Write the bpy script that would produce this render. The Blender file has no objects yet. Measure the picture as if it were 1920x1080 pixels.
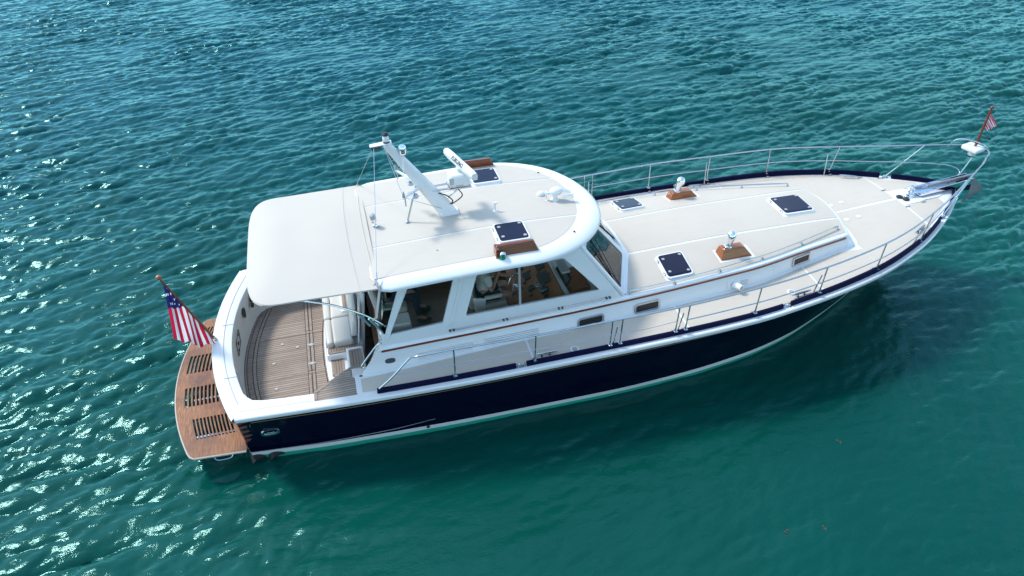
import bpy, bmesh, math, random
import numpy as np
from mathutils import Vector, Matrix
from mathutils.geometry import tessellate_polygon
random.seed(7); rng = np.random.default_rng(11)
scene = bpy.context.scene
COL = scene.collection

# ------------------------------------------------------------------ camera
cam_data = bpy.data.cameras.new("camera"); cam = bpy.data.objects.new("camera", cam_data); COL.objects.link(cam)
yaw, pit, rol = math.radians(14.55831365), math.radians(37.05489805), math.radians(-0.70870572)
fw = Vector((math.sin(yaw)*math.cos(pit), math.cos(yaw)*math.cos(pit), -math.sin(pit)))
rt = Vector((math.cos(yaw), -math.sin(yaw), 0)); up = rt.cross(fw)
r2 = rt*math.cos(rol) + up*math.sin(rol); u2 = -rt*math.sin(rol) + up*math.cos(rol)
m = Matrix((r2, u2, -fw)).transposed().to_4x4(); m.translation = Vector((1.86175, -10.4279, 9.40277))
cam.matrix_world = m
cam_data.sensor_width = 36; cam_data.lens = 36*1361.87/1920
cam_data.clip_start = 0.1; cam_data.clip_end = 9000
scene.camera = cam

# ------------------------------------------------------------------ light
SUN = Vector((-0.58, 0.48, 1.0)).normalized()
world = bpy.data.worlds.new("World"); scene.world = world; world.use_nodes = True
wn = world.node_tree.nodes; bg = wn["Background"]
sky = wn.new("ShaderNodeTexSky"); sky.sky_type = 'NISHITA'; sky.sun_disc = False
sky.sun_elevation = math.asin(SUN.z); sky.sun_rotation = math.atan2(SUN.x, SUN.y)
sky.air_density = 1.0; sky.dust_density = 0.8; sky.ozone_density = 0.3
wt = world.node_tree
tc_ = wn.new("ShaderNodeTexCoord"); mp_ = wn.new("ShaderNodeMapping"); mp_.inputs["Scale"].default_value = (1, 1, 1.8); wt.links.new(tc_.outputs["Generated"], mp_.inputs[0])
cn = wn.new("ShaderNodeTexNoise"); cn.inputs["Scale"].default_value = 3.2; cn.inputs["Detail"].default_value = 7; cn.inputs["Roughness"].default_value = .58; wt.links.new(mp_.outputs[0], cn.inputs["Vector"])
cr = wn.new("ShaderNodeValToRGB"); cr.color_ramp.elements[0].position = .50; cr.color_ramp.elements[1].position = .68; cr.color_ramp.elements[1].color = (.45, .45, .45, 1); wt.links.new(cn.outputs["Fac"], cr.inputs[0])
cm = wn.new("ShaderNodeMix"); cm.data_type = 'RGBA'; cm.inputs[7].default_value = (9.0, 9.3, 9.5, 1)
wt.links.new(cr.outputs[0], cm.inputs[0]); wt.links.new(sky.outputs[0], cm.inputs[6]); ct = wn.new("ShaderNodeMix"); ct.data_type = 'RGBA'; ct.blend_type = 'MULTIPLY'; ct.inputs[0].default_value = 1; ct.inputs[7].default_value = (.86, 1.0, 1.02, 1)
wt.links.new(cm.outputs[2], ct.inputs[6]); wt.links.new(ct.outputs[2], bg.inputs[0]); bg.inputs[1].default_value = 0.15
sun_d = bpy.data.lights.new("sun", 'SUN'); sun_d.energy = 1.5; sun_d.angle = math.radians(8.5); sun_d.color = (1, 0.95, 0.87)
sun_o = bpy.data.objects.new("sun", sun_d); COL.objects.link(sun_o); sun_o.rotation_euler = SUN.to_track_quat('Z', 'Y').to_euler()
sun_o.location = SUN*40
vs = scene.view_settings; vs.view_transform = 'Standard'; vs.look = 'None'; vs.gamma = 1; vs.exposure = 1.06
scene.cycles.max_bounces = 8; scene.cycles.transparent_max_bounces = 12
scene.cycles.caustics_reflective = False; scene.cycles.caustics_refractive = False

# ------------------------------------------------------------------ materials
class NT:
    def __init__(s, name):
        s.m = bpy.data.materials.new(name); s.m.use_nodes = True
        s.t = s.m.node_tree; s.p = s.t.nodes["Principled BSDF"]
    def n(s, typ, **kw):
        x = s.t.nodes.new(typ)
        for k, v in kw.items(): setattr(x, k, v)
        return x
    def l(s, a, b): s.t.links.new(a, b)
    def coord(s, scale=(1, 1, 1), rot=(0, 0, 0)):
        tc = s.n("ShaderNodeTexCoord"); mp = s.n("ShaderNodeMapping")
        mp.inputs["Scale"].default_value = scale; mp.inputs["Rotation"].default_value = rot
        s.l(tc.outputs["Object"], mp.inputs[0]); return mp.outputs[0]
    def noise(s, vec, scale, detail=4, rough=0.6):
        x = s.n("ShaderNodeTexNoise"); x.inputs["Scale"].default_value = scale; x.inputs["Detail"].default_value = detail
        x.inputs["Roughness"].default_value = rough; s.l(vec, x.inputs["Vector"]); return x.outputs["Fac"]
    def ramp(s, fac, stops):
        r = s.n("ShaderNodeValToRGB"); e = r.color_ramp.elements
        while len(e) < len(stops): e.new(0.5)
        for i, (p, c) in enumerate(stops):
            e[i].position = p; e[i].color = (*c, 1) if len(c) == 3 else c
        s.l(fac, r.inputs[0]); return r.outputs[0]
    def mix(s, fac, a, b, mode='MIX'):
        x = s.n("ShaderNodeMix", data_type='RGBA', blend_type=mode)
        for sock, v in ((x.inputs[0], fac), (x.inputs[6], a), (x.inputs[7], b)):
            if isinstance(v, (int, float)): sock.default_value = v
            elif isinstance(v, tuple): sock.default_value = (*v, 1)
            else: s.l(v, sock)
        return x.outputs[2]
    def math(s, op, a, b=None):
        x = s.n("ShaderNodeMath", operation=op)
        for i, v in enumerate((a, b)):
            if v is None: continue
            if isinstance(v, (int, float)): x.inputs[i].default_value = v
            else: s.l(v, x.inputs[i])
        return x.outputs[0]
    def bump(s, h, strength, dist):
        b = s.n("ShaderNodeBump"); b.inputs["Strength"].default_value = strength; b.inputs["Distance"].default_value = dist
        s.l(h, b.inputs["Height"]); s.l(b.outputs[0], s.p.inputs["Normal"]); return b
    def set(s, **kw):
        for k, v in kw.items():
            i = s.p.inputs[k.replace('_', ' ')]
            if isinstance(v, (int, float)): i.default_value = v
            elif isinstance(v, tuple): i.default_value = (*v, 1) if len(v) == 3 else v
            else: s.l(v, i)
        return s

def paint(name, col, rough=0.3, var=0.06, scale=1.2, bump=0.0, bscale=120, metal=0.0, coat=0.0):
    t = NT(name); v = t.coord()
    f = t.noise(v, scale, 5)
    c = t.mix(t.math('MULTIPLY', f, 1.0), tuple(x*(1-var) for x in col), tuple(min(1, x*(1+var)) for x in col))
    t.set(Base_Color=c, Metallic=metal, Coat_Weight=coat)
    rr = t.noise(v, scale*4, 3); rm = t.n("ShaderNodeMapRange"); t.l(rr, rm.inputs[0])
    rm.inputs[3].default_value = max(0.02, rough*0.75); rm.inputs[4].default_value = rough*1.25; t.l(rm.outputs[0], t.p.inputs["Roughness"])
    if bump: t.bump(t.noise(v, bscale, 2), bump, 0.002)
    return t.m

def wood(name, c1, c2, c3, rough=0.45, grain=(1.2, 22, 22), stain=None, coat=0.0):
    t = NT(name); v = t.coord(grain)
    f = t.noise(v, 3.0, 8, 0.65)
    c = t.ramp(f, [(0.28, c1), (0.5, c2), (0.74, c3)])
    if stain:
        c = t.mix(t.ramp(t.noise(t.coord(), 2.3, 5), [(0.42, (0, 0, 0)), (0.68, (1, 1, 1))]), c, stain)
    t.set(Base_Color=c, Roughness=rough, Coat_Weight=coat, Coat_Roughness=0.08)
    t.bump(f, 0.25, 0.002)
    return t.m

def teak_planks(name, pitch=0.052, along='x', tone=1.0):
    t = NT(name); tc = t.n("ShaderNodeTexCoord"); sp = t.n("ShaderNodeSeparateXYZ"); t.l(tc.outputs["Object"], sp.inputs[0])
    ax = sp.outputs["Y" if along == 'x' else "X"]
    u = t.math('DIVIDE', ax, pitch); fr = t.math('FRACT', t.math('ADD', u, 500.0)); fl = t.math('FLOOR', u)
    seam = t.math('LESS_THAN', fr, 0.20)
    wn_ = t.n("ShaderNodeTexWhiteNoise", noise_dimensions='1D'); t.l(fl, wn_.inputs["W"])
    g = t.noise(t.coord((1.5, 40, 8) if along == 'x' else (40, 1.5, 8)), 2.5, 7, 0.7)
    k = tone
    c = t.ramp(g, [(0.25, (0.24*k, 0.18*k, 0.145*k)), (0.5, (0.36*k, 0.285*k, 0.235*k)), (0.78, (0.46*k, 0.38*k, 0.32*k))])
    c = t.mix(0.30, c, t.ramp(wn_.outputs[0], [(0, (0.20*k, 0.15*k, 0.12*k)), (1, (0.48*k, 0.40*k, 0.34*k))]))
    blot = t.ramp(t.noise(t.coord(), 1.7, 5), [(0.35, (0.78, 0.76, 0.74)), (0.65, (1, 1, 1))])
    c = t.mix(1.0, c, blot, 'MULTIPLY')
    c = t.mix(seam, c, (0.085, 0.068, 0.058))
    t.set(Base_Color=c, Roughness=0.7)
    t.bump(t.math('SUBTRACT', 1.0, seam), 0.4, 0.002)
    return t.m

def nonskid(name, col):
    t = NT(name); v = t.coord()
    big = t.noise(v, 0.9, 6); st = t.noise(t.coord((1, 3.5, 1)), 3.1, 5)
    c = t.mix(big, tuple(x*0.93 for x in col), tuple(x*1.04 for x in col))
    c = t.mix(t.ramp(st, [(0.5, (0, 0, 0)), (0.8, (0.35, 0.35, 0.35))]), c, tuple(x*y for x, y in zip(col, (0.86, 0.84, 0.80))))
    t.set(Base_Color=c, Roughness=0.62)
    vo = t.n("ShaderNodeTexVoronoi"); vo.inputs["Scale"].default_value = 160; t.l(v, vo.inputs["Vector"])
    t.bump(vo.outputs["Distance"], 0.35, 0.002)
    return t.m

def metal(name, col, rough):
    t = NT(name); v = t.coord()
    t.set(Base_Color=col, Metallic=1.0)
    rm = t.n("ShaderNodeMapRange"); t.l(t.noise(v, 14, 4), rm.inputs[0]); rm.inputs[3].default_value = rough*0.6; rm.inputs[4].default_value = rough*1.5
    t.l(rm.outputs[0], t.p.inputs["Roughness"]); return t.m

def glass(name, tint, refl=1.0, ior=1.5):
    t = NT(name); t.t.nodes.remove(t.p)
    tr = t.n("ShaderNodeBsdfTransparent"); tr.inputs[0].default_value = (*tint, 1)
    gl = t.n("ShaderNodeBsdfGlossy"); gl.inputs["Roughness"].default_value = 0.02; gl.inputs[0].default_value = (refl, refl, refl, 1)
    fr = t.n("ShaderNodeFresnel"); fr.inputs[0].default_value = ior
    mx = t.n("ShaderNodeMixShader"); t.l(fr.outputs[0], mx.inputs[0]); t.l(tr.outputs[0], mx.inputs[1]); t.l(gl.outputs[0], mx.inputs[2])
    out = [n for n in t.t.nodes if n.type == 'OUTPUT_MATERIAL'][0]; t.l(mx.outputs[0], out.inputs[0]); return t.m

WHITE = paint("white gelcoat", (0.76, 0.765, 0.76), 0.22, 0.02, 0.8, coat=0.3)
CREAM = paint("cream gelcoat", (0.62, 0.60, 0.55), 0.4, 0.05)
BEIGE = nonskid("beige nonskid deck", (0.545, 0.485, 0.410))
BEIGE2 = nonskid("pale nonskid roof", (0.540, 0.488, 0.418))
NAVY = paint("navy topsides", (0.0018, 0.0022, 0.015), 0.12, 0.15, 0.7); NAVY.node_tree.nodes["Principled BSDF"].inputs["IOR"].default_value = 1.26
NAVYC = paint("navy canvas", (0.002, 0.003, 0.028), 0.65, 0.2, 4, 0.4, 300); NAVYC.node_tree.nodes["Principled BSDF"].inputs["Specular IOR Level"].default_value = 0.1
GREENP = paint("teal antifouling", (0.015, 0.30, 0.21), 0.5, 0.12, 3)
GOLD = paint("gold leaf", (0.36, 0.24, 0.12), 0.4)
CANVAS = paint("awning canvas", (0.53, 0.485, 0.42), 0.85, 0.07, 1.1, 0.5, 420)
STEEL = metal("stainless steel", (0.50, 0.52, 0.56), 0.16)
CHROME = metal("polished chrome", (0.86, 0.87, 0.9), 0.05)
TEAK = teak_planks("weathered teak planks")
TEAKT = teak_planks("teak treads", 0.045, 'y', 0.9)
TEAKB = wood("weathered teak border", (0.20, 0.15, 0.12), (0.31, 0.245, 0.20), (0.40, 0.33, 0.27), 0.7, (3, 12, 12))
TEAKP = wood("oiled teak platform", (0.075, 0.026, 0.012), (0.26, 0.095, 0.030), (0.48, 0.225, 0.092), 0.5, (22, 1.3, 14), (0.12, 0.040, 0.020))
VARN = wood("varnished mahogany", (0.075, 0.013, 0.003), (0.17, 0.034, 0.008), (0.28, 0.068, 0.016), 0.25, (2, 26, 26), None, 0.6)
VARN2 = wood("varnished teak", (0.17, 0.043, 0.008), (0.30, 0.083, 0.016), (0.42, 0.13, 0.03), 0.3, (2, 24, 24), None, 0.5)
DASH = wood("interior cherry wood", (0.28, 0.085, 0.022), (0.48, 0.165, 0.045), (0.62, 0.25, 0.08), 0.35, (3, 14, 14), None, 0.3)
SOLE = wood("dark interior sole", (0.10, 0.055, 0.03), (0.17, 0.095, 0.055), (0.24, 0.14, 0.08), 0.4, (2, 16, 16))
BLACK = paint("black rubber", (0.015, 0.015, 0.017), 0.5, 0.2)
DARKG = paint("dark grey", (0.06, 0.065, 0.07), 0.5, 0.2)
LOUV = paint("louvre grey", (0.22, 0.23, 0.27), 0.5)
GREY = paint("grey fitting", (0.35, 0.36, 0.36), 0.5)
WEED = paint("brown seaweed", (0.07, 0.055, 0.035), 0.6, 0.4, 9)
VINYL = paint("cream vinyl", (0.60, 0.575, 0.52), 0.5, 0.05, 2, 0.25, 60)
LTGREY = paint("light grey vinyl", (0.46, 0.47, 0.47), 0.5, 0.08, 3)
SKIN = paint("skin", (0.42, 0.22, 0.15), 0.5, 0.12, 9)
TEE = paint("white cotton", (0.62, 0.63, 0.62), 0.9, 0.06, 6, 0.5, 90)
SHORTS = paint("navy cotton", (0.016, 0.022, 0.05), 0.9, 0.2, 6)
JEANS = paint("dark denim", (0.02, 0.028, 0.05), 0.9, 0.25, 9)
HAIR = paint("grey brown hair", (0.07, 0.05, 0.035), 0.7, 0.3, 20)
GREENL = paint("green lens", (0.01, 0.22, 0.12), 0.1)
REDL = paint("red lens", (0.4, 0.01, 0.01), 0.1)
WINDOW = glass("tinted window glass", (0.93, 0.94, 0.92), 0.40, 1.4)
WSCR = glass("clear windscreen glass", (0.95, 0.97, 0.97), 1.0, 1.6)
HATCHG = NT("smoked hatch acrylic").set(Base_Color=(0.010, 0.012, 0.035), Roughness=0.06, IOR=1.33).m
PORTG = NT("dark portlight glass").set(Base_Color=(0.012, 0.014, 0.016), Roughness=0.05, IOR=1.5).m

# ------------------------------------------------------------------ mesh helper
def pchip(xs, ys):
    xs = np.array(xs, float); ys = np.array(ys, float); h = np.diff(xs); d = np.diff(ys)/h
    mm = np.zeros(len(xs)); mm[0] = d[0]; mm[-1] = d[-1]
    for i in range(1, len(xs)-1):
        if d[i-1]*d[i] > 0:
            w1, w2 = 2*h[i]+h[i-1], h[i]+2*h[i-1]; mm[i] = (w1+w2)/(w1/d[i-1]+w2/d[i])
    def f(x):
        x = min(max(x, xs[0]), xs[-1]); i = min(max(int(np.searchsorted(xs, x))-1, 0), len(xs)-2)
        t = (x-xs[i])/h[i]; t2, t3 = t*t, t*t*t
        return float((2*t3-3*t2+1)*ys[i] + (t3-2*t2+t)*h[i]*mm[i] + (-2*t3+3*t2)*ys[i+1] + (t3-t2)*h[i]*mm[i+1])
    return f

class MB:
    def __init__(s): s.v = []; s.f = []
    def add(s, vs, fs):
        o = len(s.v); s.v += [tuple(p) for p in vs]; s.f += [tuple(i+o for i in f) for f in fs]; return s
    def grid(s, rows, close=False, flip=False):
        n = len(rows[0]); vs = [p for r in rows for p in r]; fs = []
        for i in range(len(rows)-1):
            for j in range(n if close else n-1):
                a, b, c, d = i*n+j, i*n+(j+1) % n, (i+1)*n+(j+1) % n, (i+1)*n+j
                fs.append((a, d, c, b) if flip else (a, b, c, d))
        return s.add(vs, fs)
    def box(s, c, size, R=None):
        vs = []
        for dx in (-.5, .5):
            for dy in (-.5, .5):
                for dz in (-.5, .5):
                    p = Vector((dx*size[0], dy*size[1], dz*size[2]))
                    if R is not None: p = R @ p
                    vs.append(Vector(c)+p)
        return s.add(vs, [(0, 1, 3, 2), (4, 6, 7, 5), (0, 4, 5, 1), (2, 3, 7, 6), (0, 2, 6, 4), (1, 5, 7, 3)])
    def hexa(s, bot, top):
        n = len(bot); vs = list(bot)+list(top)
        return s.add(vs, [tuple(range(n-1, -1, -1)), tuple(range(n, 2*n))] + [(i, (i+1) % n, n+(i+1) % n, n+i) for i in range(n)])
    def tube(s, pts, r, n=8, cap=True):
        P = [Vector(p) for p in pts]; rings = []; ref = None
        rr = r if isinstance(r, (list, tuple)) else [r]*len(P)
        for i, p in enumerate(P):
            t = (P[min(i+1, len(P)-1)]-P[max(i-1, 0)]).normalized()
            if ref is None: ref = Vector((0, 0, 1)) if abs(t.z) < 0.9 else Vector((1, 0, 0))
            a = (ref - t*ref.dot(t)).normalized(); b = t.cross(a); ref = a
            rings.append([p + (a*math.cos(k*2*math.pi/n) + b*math.sin(k*2*math.pi/n))*rr[i] for k in range(n)])
        o = len(s.v); s.grid(rings, True)
        if cap: s.f += [tuple(o+k for k in range(n)), tuple(o+(len(P)-1)*n+k for k in range(n-1, -1, -1))]
        return s
    def lathe(s, prof, c, R=None, n=20):
        rows = []
        for r, z in prof:
            row = []
            for k in range(n):
                p = Vector((r*math.cos(2*math.pi*k/n), r*math.sin(2*math.pi*k/n), z))
                if R is not None: p = R @ p
                row.append(Vector(c)+p)
            rows.append(row)
        o = len(s.v); s.grid(rows, True)
        if prof[0][0] > 1e-4: s.f.append(tuple(o+k for k in range(n-1, -1, -1)))
        if prof[-1][0] > 1e-4: s.f.append(tuple(o+(len(prof)-1)*n+k for k in range(n)))
        return s
    def ell(s, c, rad, R=None, n=14):
        return s.lathe([(max(1e-5, math.sin(math.pi*i/n)), -math.cos(math.pi*i/n)) for i in range(n+1)], c,
                       (R or Matrix.Identity(3)) @ Matrix.Diagonal(Vector(rad)), n=18)
    def plate(s, outer, holes, top, bot):
        """outer/holes: 2-D loops; top/bot: (u,v)->3-D. A slab with real holes."""
        loops = [outer]+list(holes)
        flat = [p for l in loops for p in l]
        tris = tessellate_polygon([[Vector((p[0], p[1], 0)) for p in l] for l in loops])
        n = len(flat); vs = [top(*p) for p in flat]+[bot(*p) for p in flat]; fs = []
        for t in tris:
            a, b, c = (Vector((*flat[i], 0)) for i in t)
            t = t if (b-a).cross(c-a).z > 0 else (t[0], t[2], t[1])
            fs.append(tuple(t)); fs.append(tuple(n+i for i in reversed(t)))
        k = 0
        for l in loops:
            for i in range(len(l)):
                a, b = k+i, k+(i+1) % len(l); fs.append((a, b, n+b, n+a))
            k += len(l)
        return s.add(vs, fs)
    def mirror_y(s):
        r = MB(); r.v = [(x, -y, z) for x, y, z in s.v]; r.f = [tuple(reversed(f)) for f in s.f]; return r

def link(name, mb, mat, parent=None, smooth=40, bevel=0, seg=2, solid=0, sub=0, merge=1e-5):
    me = bpy.data.meshes.new(name); me.from_pydata(mb.v, [], mb.f)
    bm = bmesh.new(); bm.from_mesh(me)
    bmesh.ops.remove_doubles(bm, verts=bm.verts, dist=merge)
    bmesh.ops.recalc_face_normals(bm, faces=bm.faces); bm.to_mesh(me); bm.free()
    if smooth:
        me.polygons.foreach_set("use_smooth", [True]*len(me.polygons)); me.set_sharp_from_angle(angle=math.radians(smooth))
    for mt in (mat if isinstance(mat, list) else [mat]): me.materials.append(mt)
    o = bpy.data.objects.new(name, me); COL.objects.link(o)
    if parent: o.parent = parent
    if solid: md = o.modifiers.new("solid", 'SOLIDIFY'); md.thickness = solid; md.offset = -1
    if bevel:
        md = o.modifiers.new("bevel", 'BEVEL'); md.width = bevel; md.segments = seg; md.limit_method = 'ANGLE'; md.angle_limit = math.radians(35)
    if sub: md = o.modifiers.new("sub", 'SUBSURF'); md.levels = sub; md.render_levels = sub
    return o
def both(name, mb, mat, parent, **kw):
    return link(name, mb, mat, parent, **kw), link(name, mb.mirror_y(), mat, parent, **kw)
def empty(name, loc=(0, 0, 0)):
    o = bpy.data.objects.new(name, None); COL.objects.link(o); o.location = loc; o.empty_display_size = 0.2; return o
def tag(o, label, cat, group=None, kind=None):
    if label: o["label"] = label
    if cat: o["category"] = cat
    if group: o["group"] = group
    if kind: o["kind"] = kind
    return o
def rrect(x0, x1, y0, y1, r, n=5):
    P = []
    for cx, cy, a0 in ((x1-r, y1-r, 0), (x0+r, y1-r, 90), (x0+r, y0+r, 180), (x1-r, y0+r, 270)):
        for i in range(n+1):
            a = math.radians(a0+90*i/n); P.append((cx+r*math.cos(a), cy+r*math.sin(a)))
    return P
def curve(pts, n=8):
    P = [Vector(p) for p in pts]; out = []
    for i in range(len(P)-1):
        p0, p1, p2, p3 = P[max(i-1, 0)], P[i], P[i+1], P[min(i+2, len(P)-1)]
        for k in range(n):
            t = k/n; out.append(0.5*((2*p1)+(p2-p0)*t+(2*p0-5*p1+4*p2-p3)*t*t+(3*p1-p0-3*p2+p3)*t**3))
    return out+[P[-1]]
def lin(a, b, n): return [a+(b-a)*i/(n-1) for i in range(n)]
WL = -0.078
# ------------------------------------------------------------------ water
def make_water():
    N, L = 1024, 51.2; dx = L/N; X0, Y0 = -15.0, -10.0
    kx = np.fft.fftfreq(N, dx)*2*np.pi; KX, KY = np.meshgrid(kx, kx, indexing='ij'); K = np.hypot(KX, KY); K[0, 0] = 1e-6
    th = np.arctan2(KY, KX)
    def spec(lp, d, pw, expo, kmax):
        kp = 2*np.pi/lp
        S = K**(-expo)*np.exp(-1.0*(kp/K)**3)*np.abs(np.cos((th-d)/2))**(2*pw)*np.exp(-(K/kmax)**2)
        S[0, 0] = 0
        H = (rng.normal(size=(N, N))+1j*rng.normal(size=(N, N)))*np.sqrt(S); return H
    def real(H): return np.real(np.fft.ifft2(H))
    d0 = math.radians(-80)
    def norm(H, slope):
        s = math.sqrt(np.mean(real(1j*KX*H)**2+real(1j*KY*H)**2)); return H*(slope/s)
    H1 = norm(spec(1.25, d0, 22, 3.2, 28), 0.21)
    H2 = norm(spec(0.42, d0+0.12, 11, 2.9, 50), 0.21)
    H3 = norm(spec(4.5, d0-0.35, 8, 4.5, 4), 0.035); H4 = norm(spec(0.8, d0+0.6, 6, 3.2, 40), 0.10)
    xs = X0+dx*np.arange(N); ys = Y0+dx*np.arange(N); GX, GY = np.meshgrid(xs, ys, indexing='ij')
    def sm(a, b, v): t = np.clip((v-a)/(b-a), 0, 1); return t*t*(3-2*t)
    lee = sm(-1.5, 2.5, GX)*(1-sm(11.0, 17.5, GX+0.25*GY))*(1-sm(-1.8, 1.2, GY))
    edge = np.minimum.reduce([sm(X0, X0+3, GX), 1-sm(X0+L-4, X0+L-.1, GX), sm(Y0, Y0+1.5, GY), 1-sm(Y0+L-4, Y0+L-.1, GY)])
    # gusty patches
    Hp = spec(9, 0, 0, 3, 2.0); pt = real(Hp); pt = pt/pt.std(); gust = np.clip(1+0.22*pt, 0.5, 1.5)
    a1 = edge*(1-0.72*lee)*gust; a2 = edge*(1-0.58*lee)*gust
    H1 = H1+H4
    Z = real(H1)*a1+real(H2)*a2+real(H3)*edge*(1-0.5*lee)
    DX = real(-1j*KX/K*H1)*a1*1.05+real(-1j*KX/K*H2)*a2*0.6; DY = real(-1j*KY/K*H1)*a1*1.05+real(-1j*KY/K*H2)*a2*0.6
    V = np.stack([GX+DX, GY+DY, Z+WL], -1).reshape(-1, 3).astype(np.float32)
    i = np.arange(N-1); I, J = np.meshgrid(i, i, indexing='ij'); a = (I*N+J).ravel()
    F = np.stack([a, a+N, a+N+1, a+1], -1)
    B = 6000.0; nv = len(V)
    V = np.vstack([V, np.array([[-B, -B, WL], [B, -B, WL], [B, B, WL], [-B, B, WL]], np.float32)])
    c00, c10, c11, c01 = 0, (N-1)*N, N*N-1, N-1
    F = np.vstack([F, [[nv, nv+1, c10, c00], [nv+1, nv+2, c11, c10], [nv+2, nv+3, c01, c11], [nv+3, nv, c00, c01]]]).astype(np.int32)
    me = bpy.data.meshes.new("water"); me.vertices.add(len(V)); me.vertices.foreach_set("co", V.ravel())
    me.loops.add(F.size); me.loops.foreach_set("vertex_index", F.ravel())
    me.polygons.add(len(F)); me.polygons.foreach_set("loop_start", np.arange(0, F.size, 4, dtype=np.int32))
    me.polygons.foreach_set("use_smooth", np.ones(len(F), bool)); me.update(calc_edges=True)
    t = NT("sea water"); v = t.coord()
    big = t.noise(v, 0.09, 4); c = t.ramp(big, [(0.35, (0.0006, 0.041, 0.034)), (0.65, (0.0016, 0.062, 0.047))])
    sx = t.n("ShaderNodeSeparateXYZ"); t.l(v, sx.inputs[0])
    dp = t.math('ADD', t.math('SUBTRACT', t.math('MULTIPLY', sx.outputs["Y"], 0.045), t.math('MULTIPLY', sx.outputs["X"], 0.012)), t.math('MULTIPLY', t.math('SUBTRACT', big, 0.5), 1.1))
    c = t.mix(t.ramp(dp, [(0.05, (0, 0, 0)), (0.75, (1, 1, 1))]), c, (0.0004, 0.047, 0.060))    # deeper water off the port side
    t.set(Base_Color=c, Roughness=0.5, Specular_IOR_Level=0.0)
    n1 = t.noise(t.coord((1.0, 1.9, 1), (0, 0, math.radians(8))), 6.5, 5, 0.6)
    n2 = t.noise(t.coord((1.0, 1.4, 1), (0, 0, math.radians(-20))), 19, 3, 0.6)
    t.bump(t.math('ADD', n1, t.math('MULTIPLY', n2, 0.12)), 0.22, 0.05)
    bmp = t.p.inputs["Normal"].links[0].from_node
    gl = t.n("ShaderNodeBsdfGlossy"); gl.inputs["Roughness"].default_value = 0.02; gl.inputs[0].default_value = (0.52, 0.98, 0.98, 1); t.l(bmp.outputs[0], gl.inputs["Normal"])
    fr = t.n("ShaderNodeFresnel"); fr.inputs[0].default_value = 1.35; t.l(bmp.outputs[0], fr.inputs["Normal"])
    mx = t.n("ShaderNodeMixShader"); t.l(fr.outputs[0], mx.inputs[0]); t.l(t.p.outputs[0], mx.inputs[1]); t.l(gl.outputs[0], mx.inputs[2])
    out = [n for n in t.t.nodes if n.type == 'OUTPUT_MATERIAL'][0]; t.l(mx.outputs[0], out.inputs[0])
    me.materials.append(t.m)
    o = bpy.data.objects.new("water", me); COL.objects.link(o); o["kind"] = "structure"; return o
make_water()

# ------------------------------------------------------------------ yacht: hull form
yacht = empty("motor_yacht", (0, 0, 0))
tag(yacht, "navy hulled white motor yacht with teak cockpit and canvas awning, afloat on green water", "boat")
SX = [-.32, 1.77, 4.3, 6.94, 8.2, 9.4, 10.8, 12.06, 13.0, 13.6, 13.85, 13.96, 14.0]
ys_ = pchip(SX, [1.98, 2.14, 2.28, 2.33, 2.30, 2.18, 1.94, 1.49, .94, .49, .24, .10, 0.0])
zs_ = pchip(SX, [1.20, 1.25, 1.36, 1.46, 1.50, 1.56, 1.66, 1.76, 1.82, 1.855, 1.87, 1.878, 1.88])
yw_ = pchip([-.32, 1.11, 3.87, 5.64, 7.2, 8.6, 9.6, 10.6, 11.6, 12.3, 12.75, 12.9], [1.66, 1.79, 1.88, 1.89, 1.83, 1.66, 1.42, 1.03, .56, .22, .05, 0.0])
stem = pchip([-0.7, -.3, 0, .6, 1.2, 1.9], [11.6, 12.5, 12.9, 13.35, 13.7, 14.0])
def hp(u, z):
    """starboard hull surface point at station u (0..1 of the length) and height z"""
    xs = -.32+u*14.32; zt = zs_(xs); xe = stem(min(z, 1.88)); x = -.32+u*(xe+.32)
    yw = yw_(-.32+u*13.22); ys = ys_(xs)
    if z >= 0:
        t = min(z/zt, 1.0); p = 1.0+0.9*max(0, min(1, (u-.5)/.4))
        y = yw+(ys-yw)*t**p
    else: y = yw*max(0.0, 1-0.35*max(0, -z-.12)/.5)
    return (x, -y, z)
US = [i/70 for i in range(65)]+[.925, .94, .955, .968, .978, .986, .992, .996, 1.0]
def hull_band(zlo, zhi, n, out=0.0, us=US):
    m = MB()
    for sgn in (1, -1):
        rows = []
        for k in range(n+1):
            r = []
            for u in us:
                lo = zlo(u) if callable(zlo) else zlo; hi = zhi(u) if callable(zhi) else zhi
                x, y, z = hp(u, lo+(hi-lo)*k/n); r.append((x, sgn*(y-out), z))
            rows.append(r)
        m.grid(rows, flip=sgn < 0)
    return m
def sheer(u): return zs_(-.32+u*14.32)
def bulge(s): return -.32-.39*(1-s*s)
def transom_band(m, zlo, zhi, n, out=0.0):
    S = lin(-1, 1, 25); rows = []
    for k in range(n+1):
        z = zlo+(zhi-zlo)*k/n; y = hp(0, z)[1]
        rows.append([(bulge(s)-(out if abs(s) < 1 else 0), -y*s, z) for s in S])
    m.grid(rows)
h = hull_band(.113, sheer, 16); transom_band(h, .113, 1.20, 8); link("hull", h, NAVY, yacht, smooth=50)
h = hull_band(0.0, .113, 2); transom_band(h, 0, .113, 2); link("boot_stripe", h, WHITE, yacht, smooth=50)
h = hull_band(-.6, 0.0, 6); transom_band(h, -.6, 0, 3); link("hull_bottom", h, GREENP, yacht, smooth=50)
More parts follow.
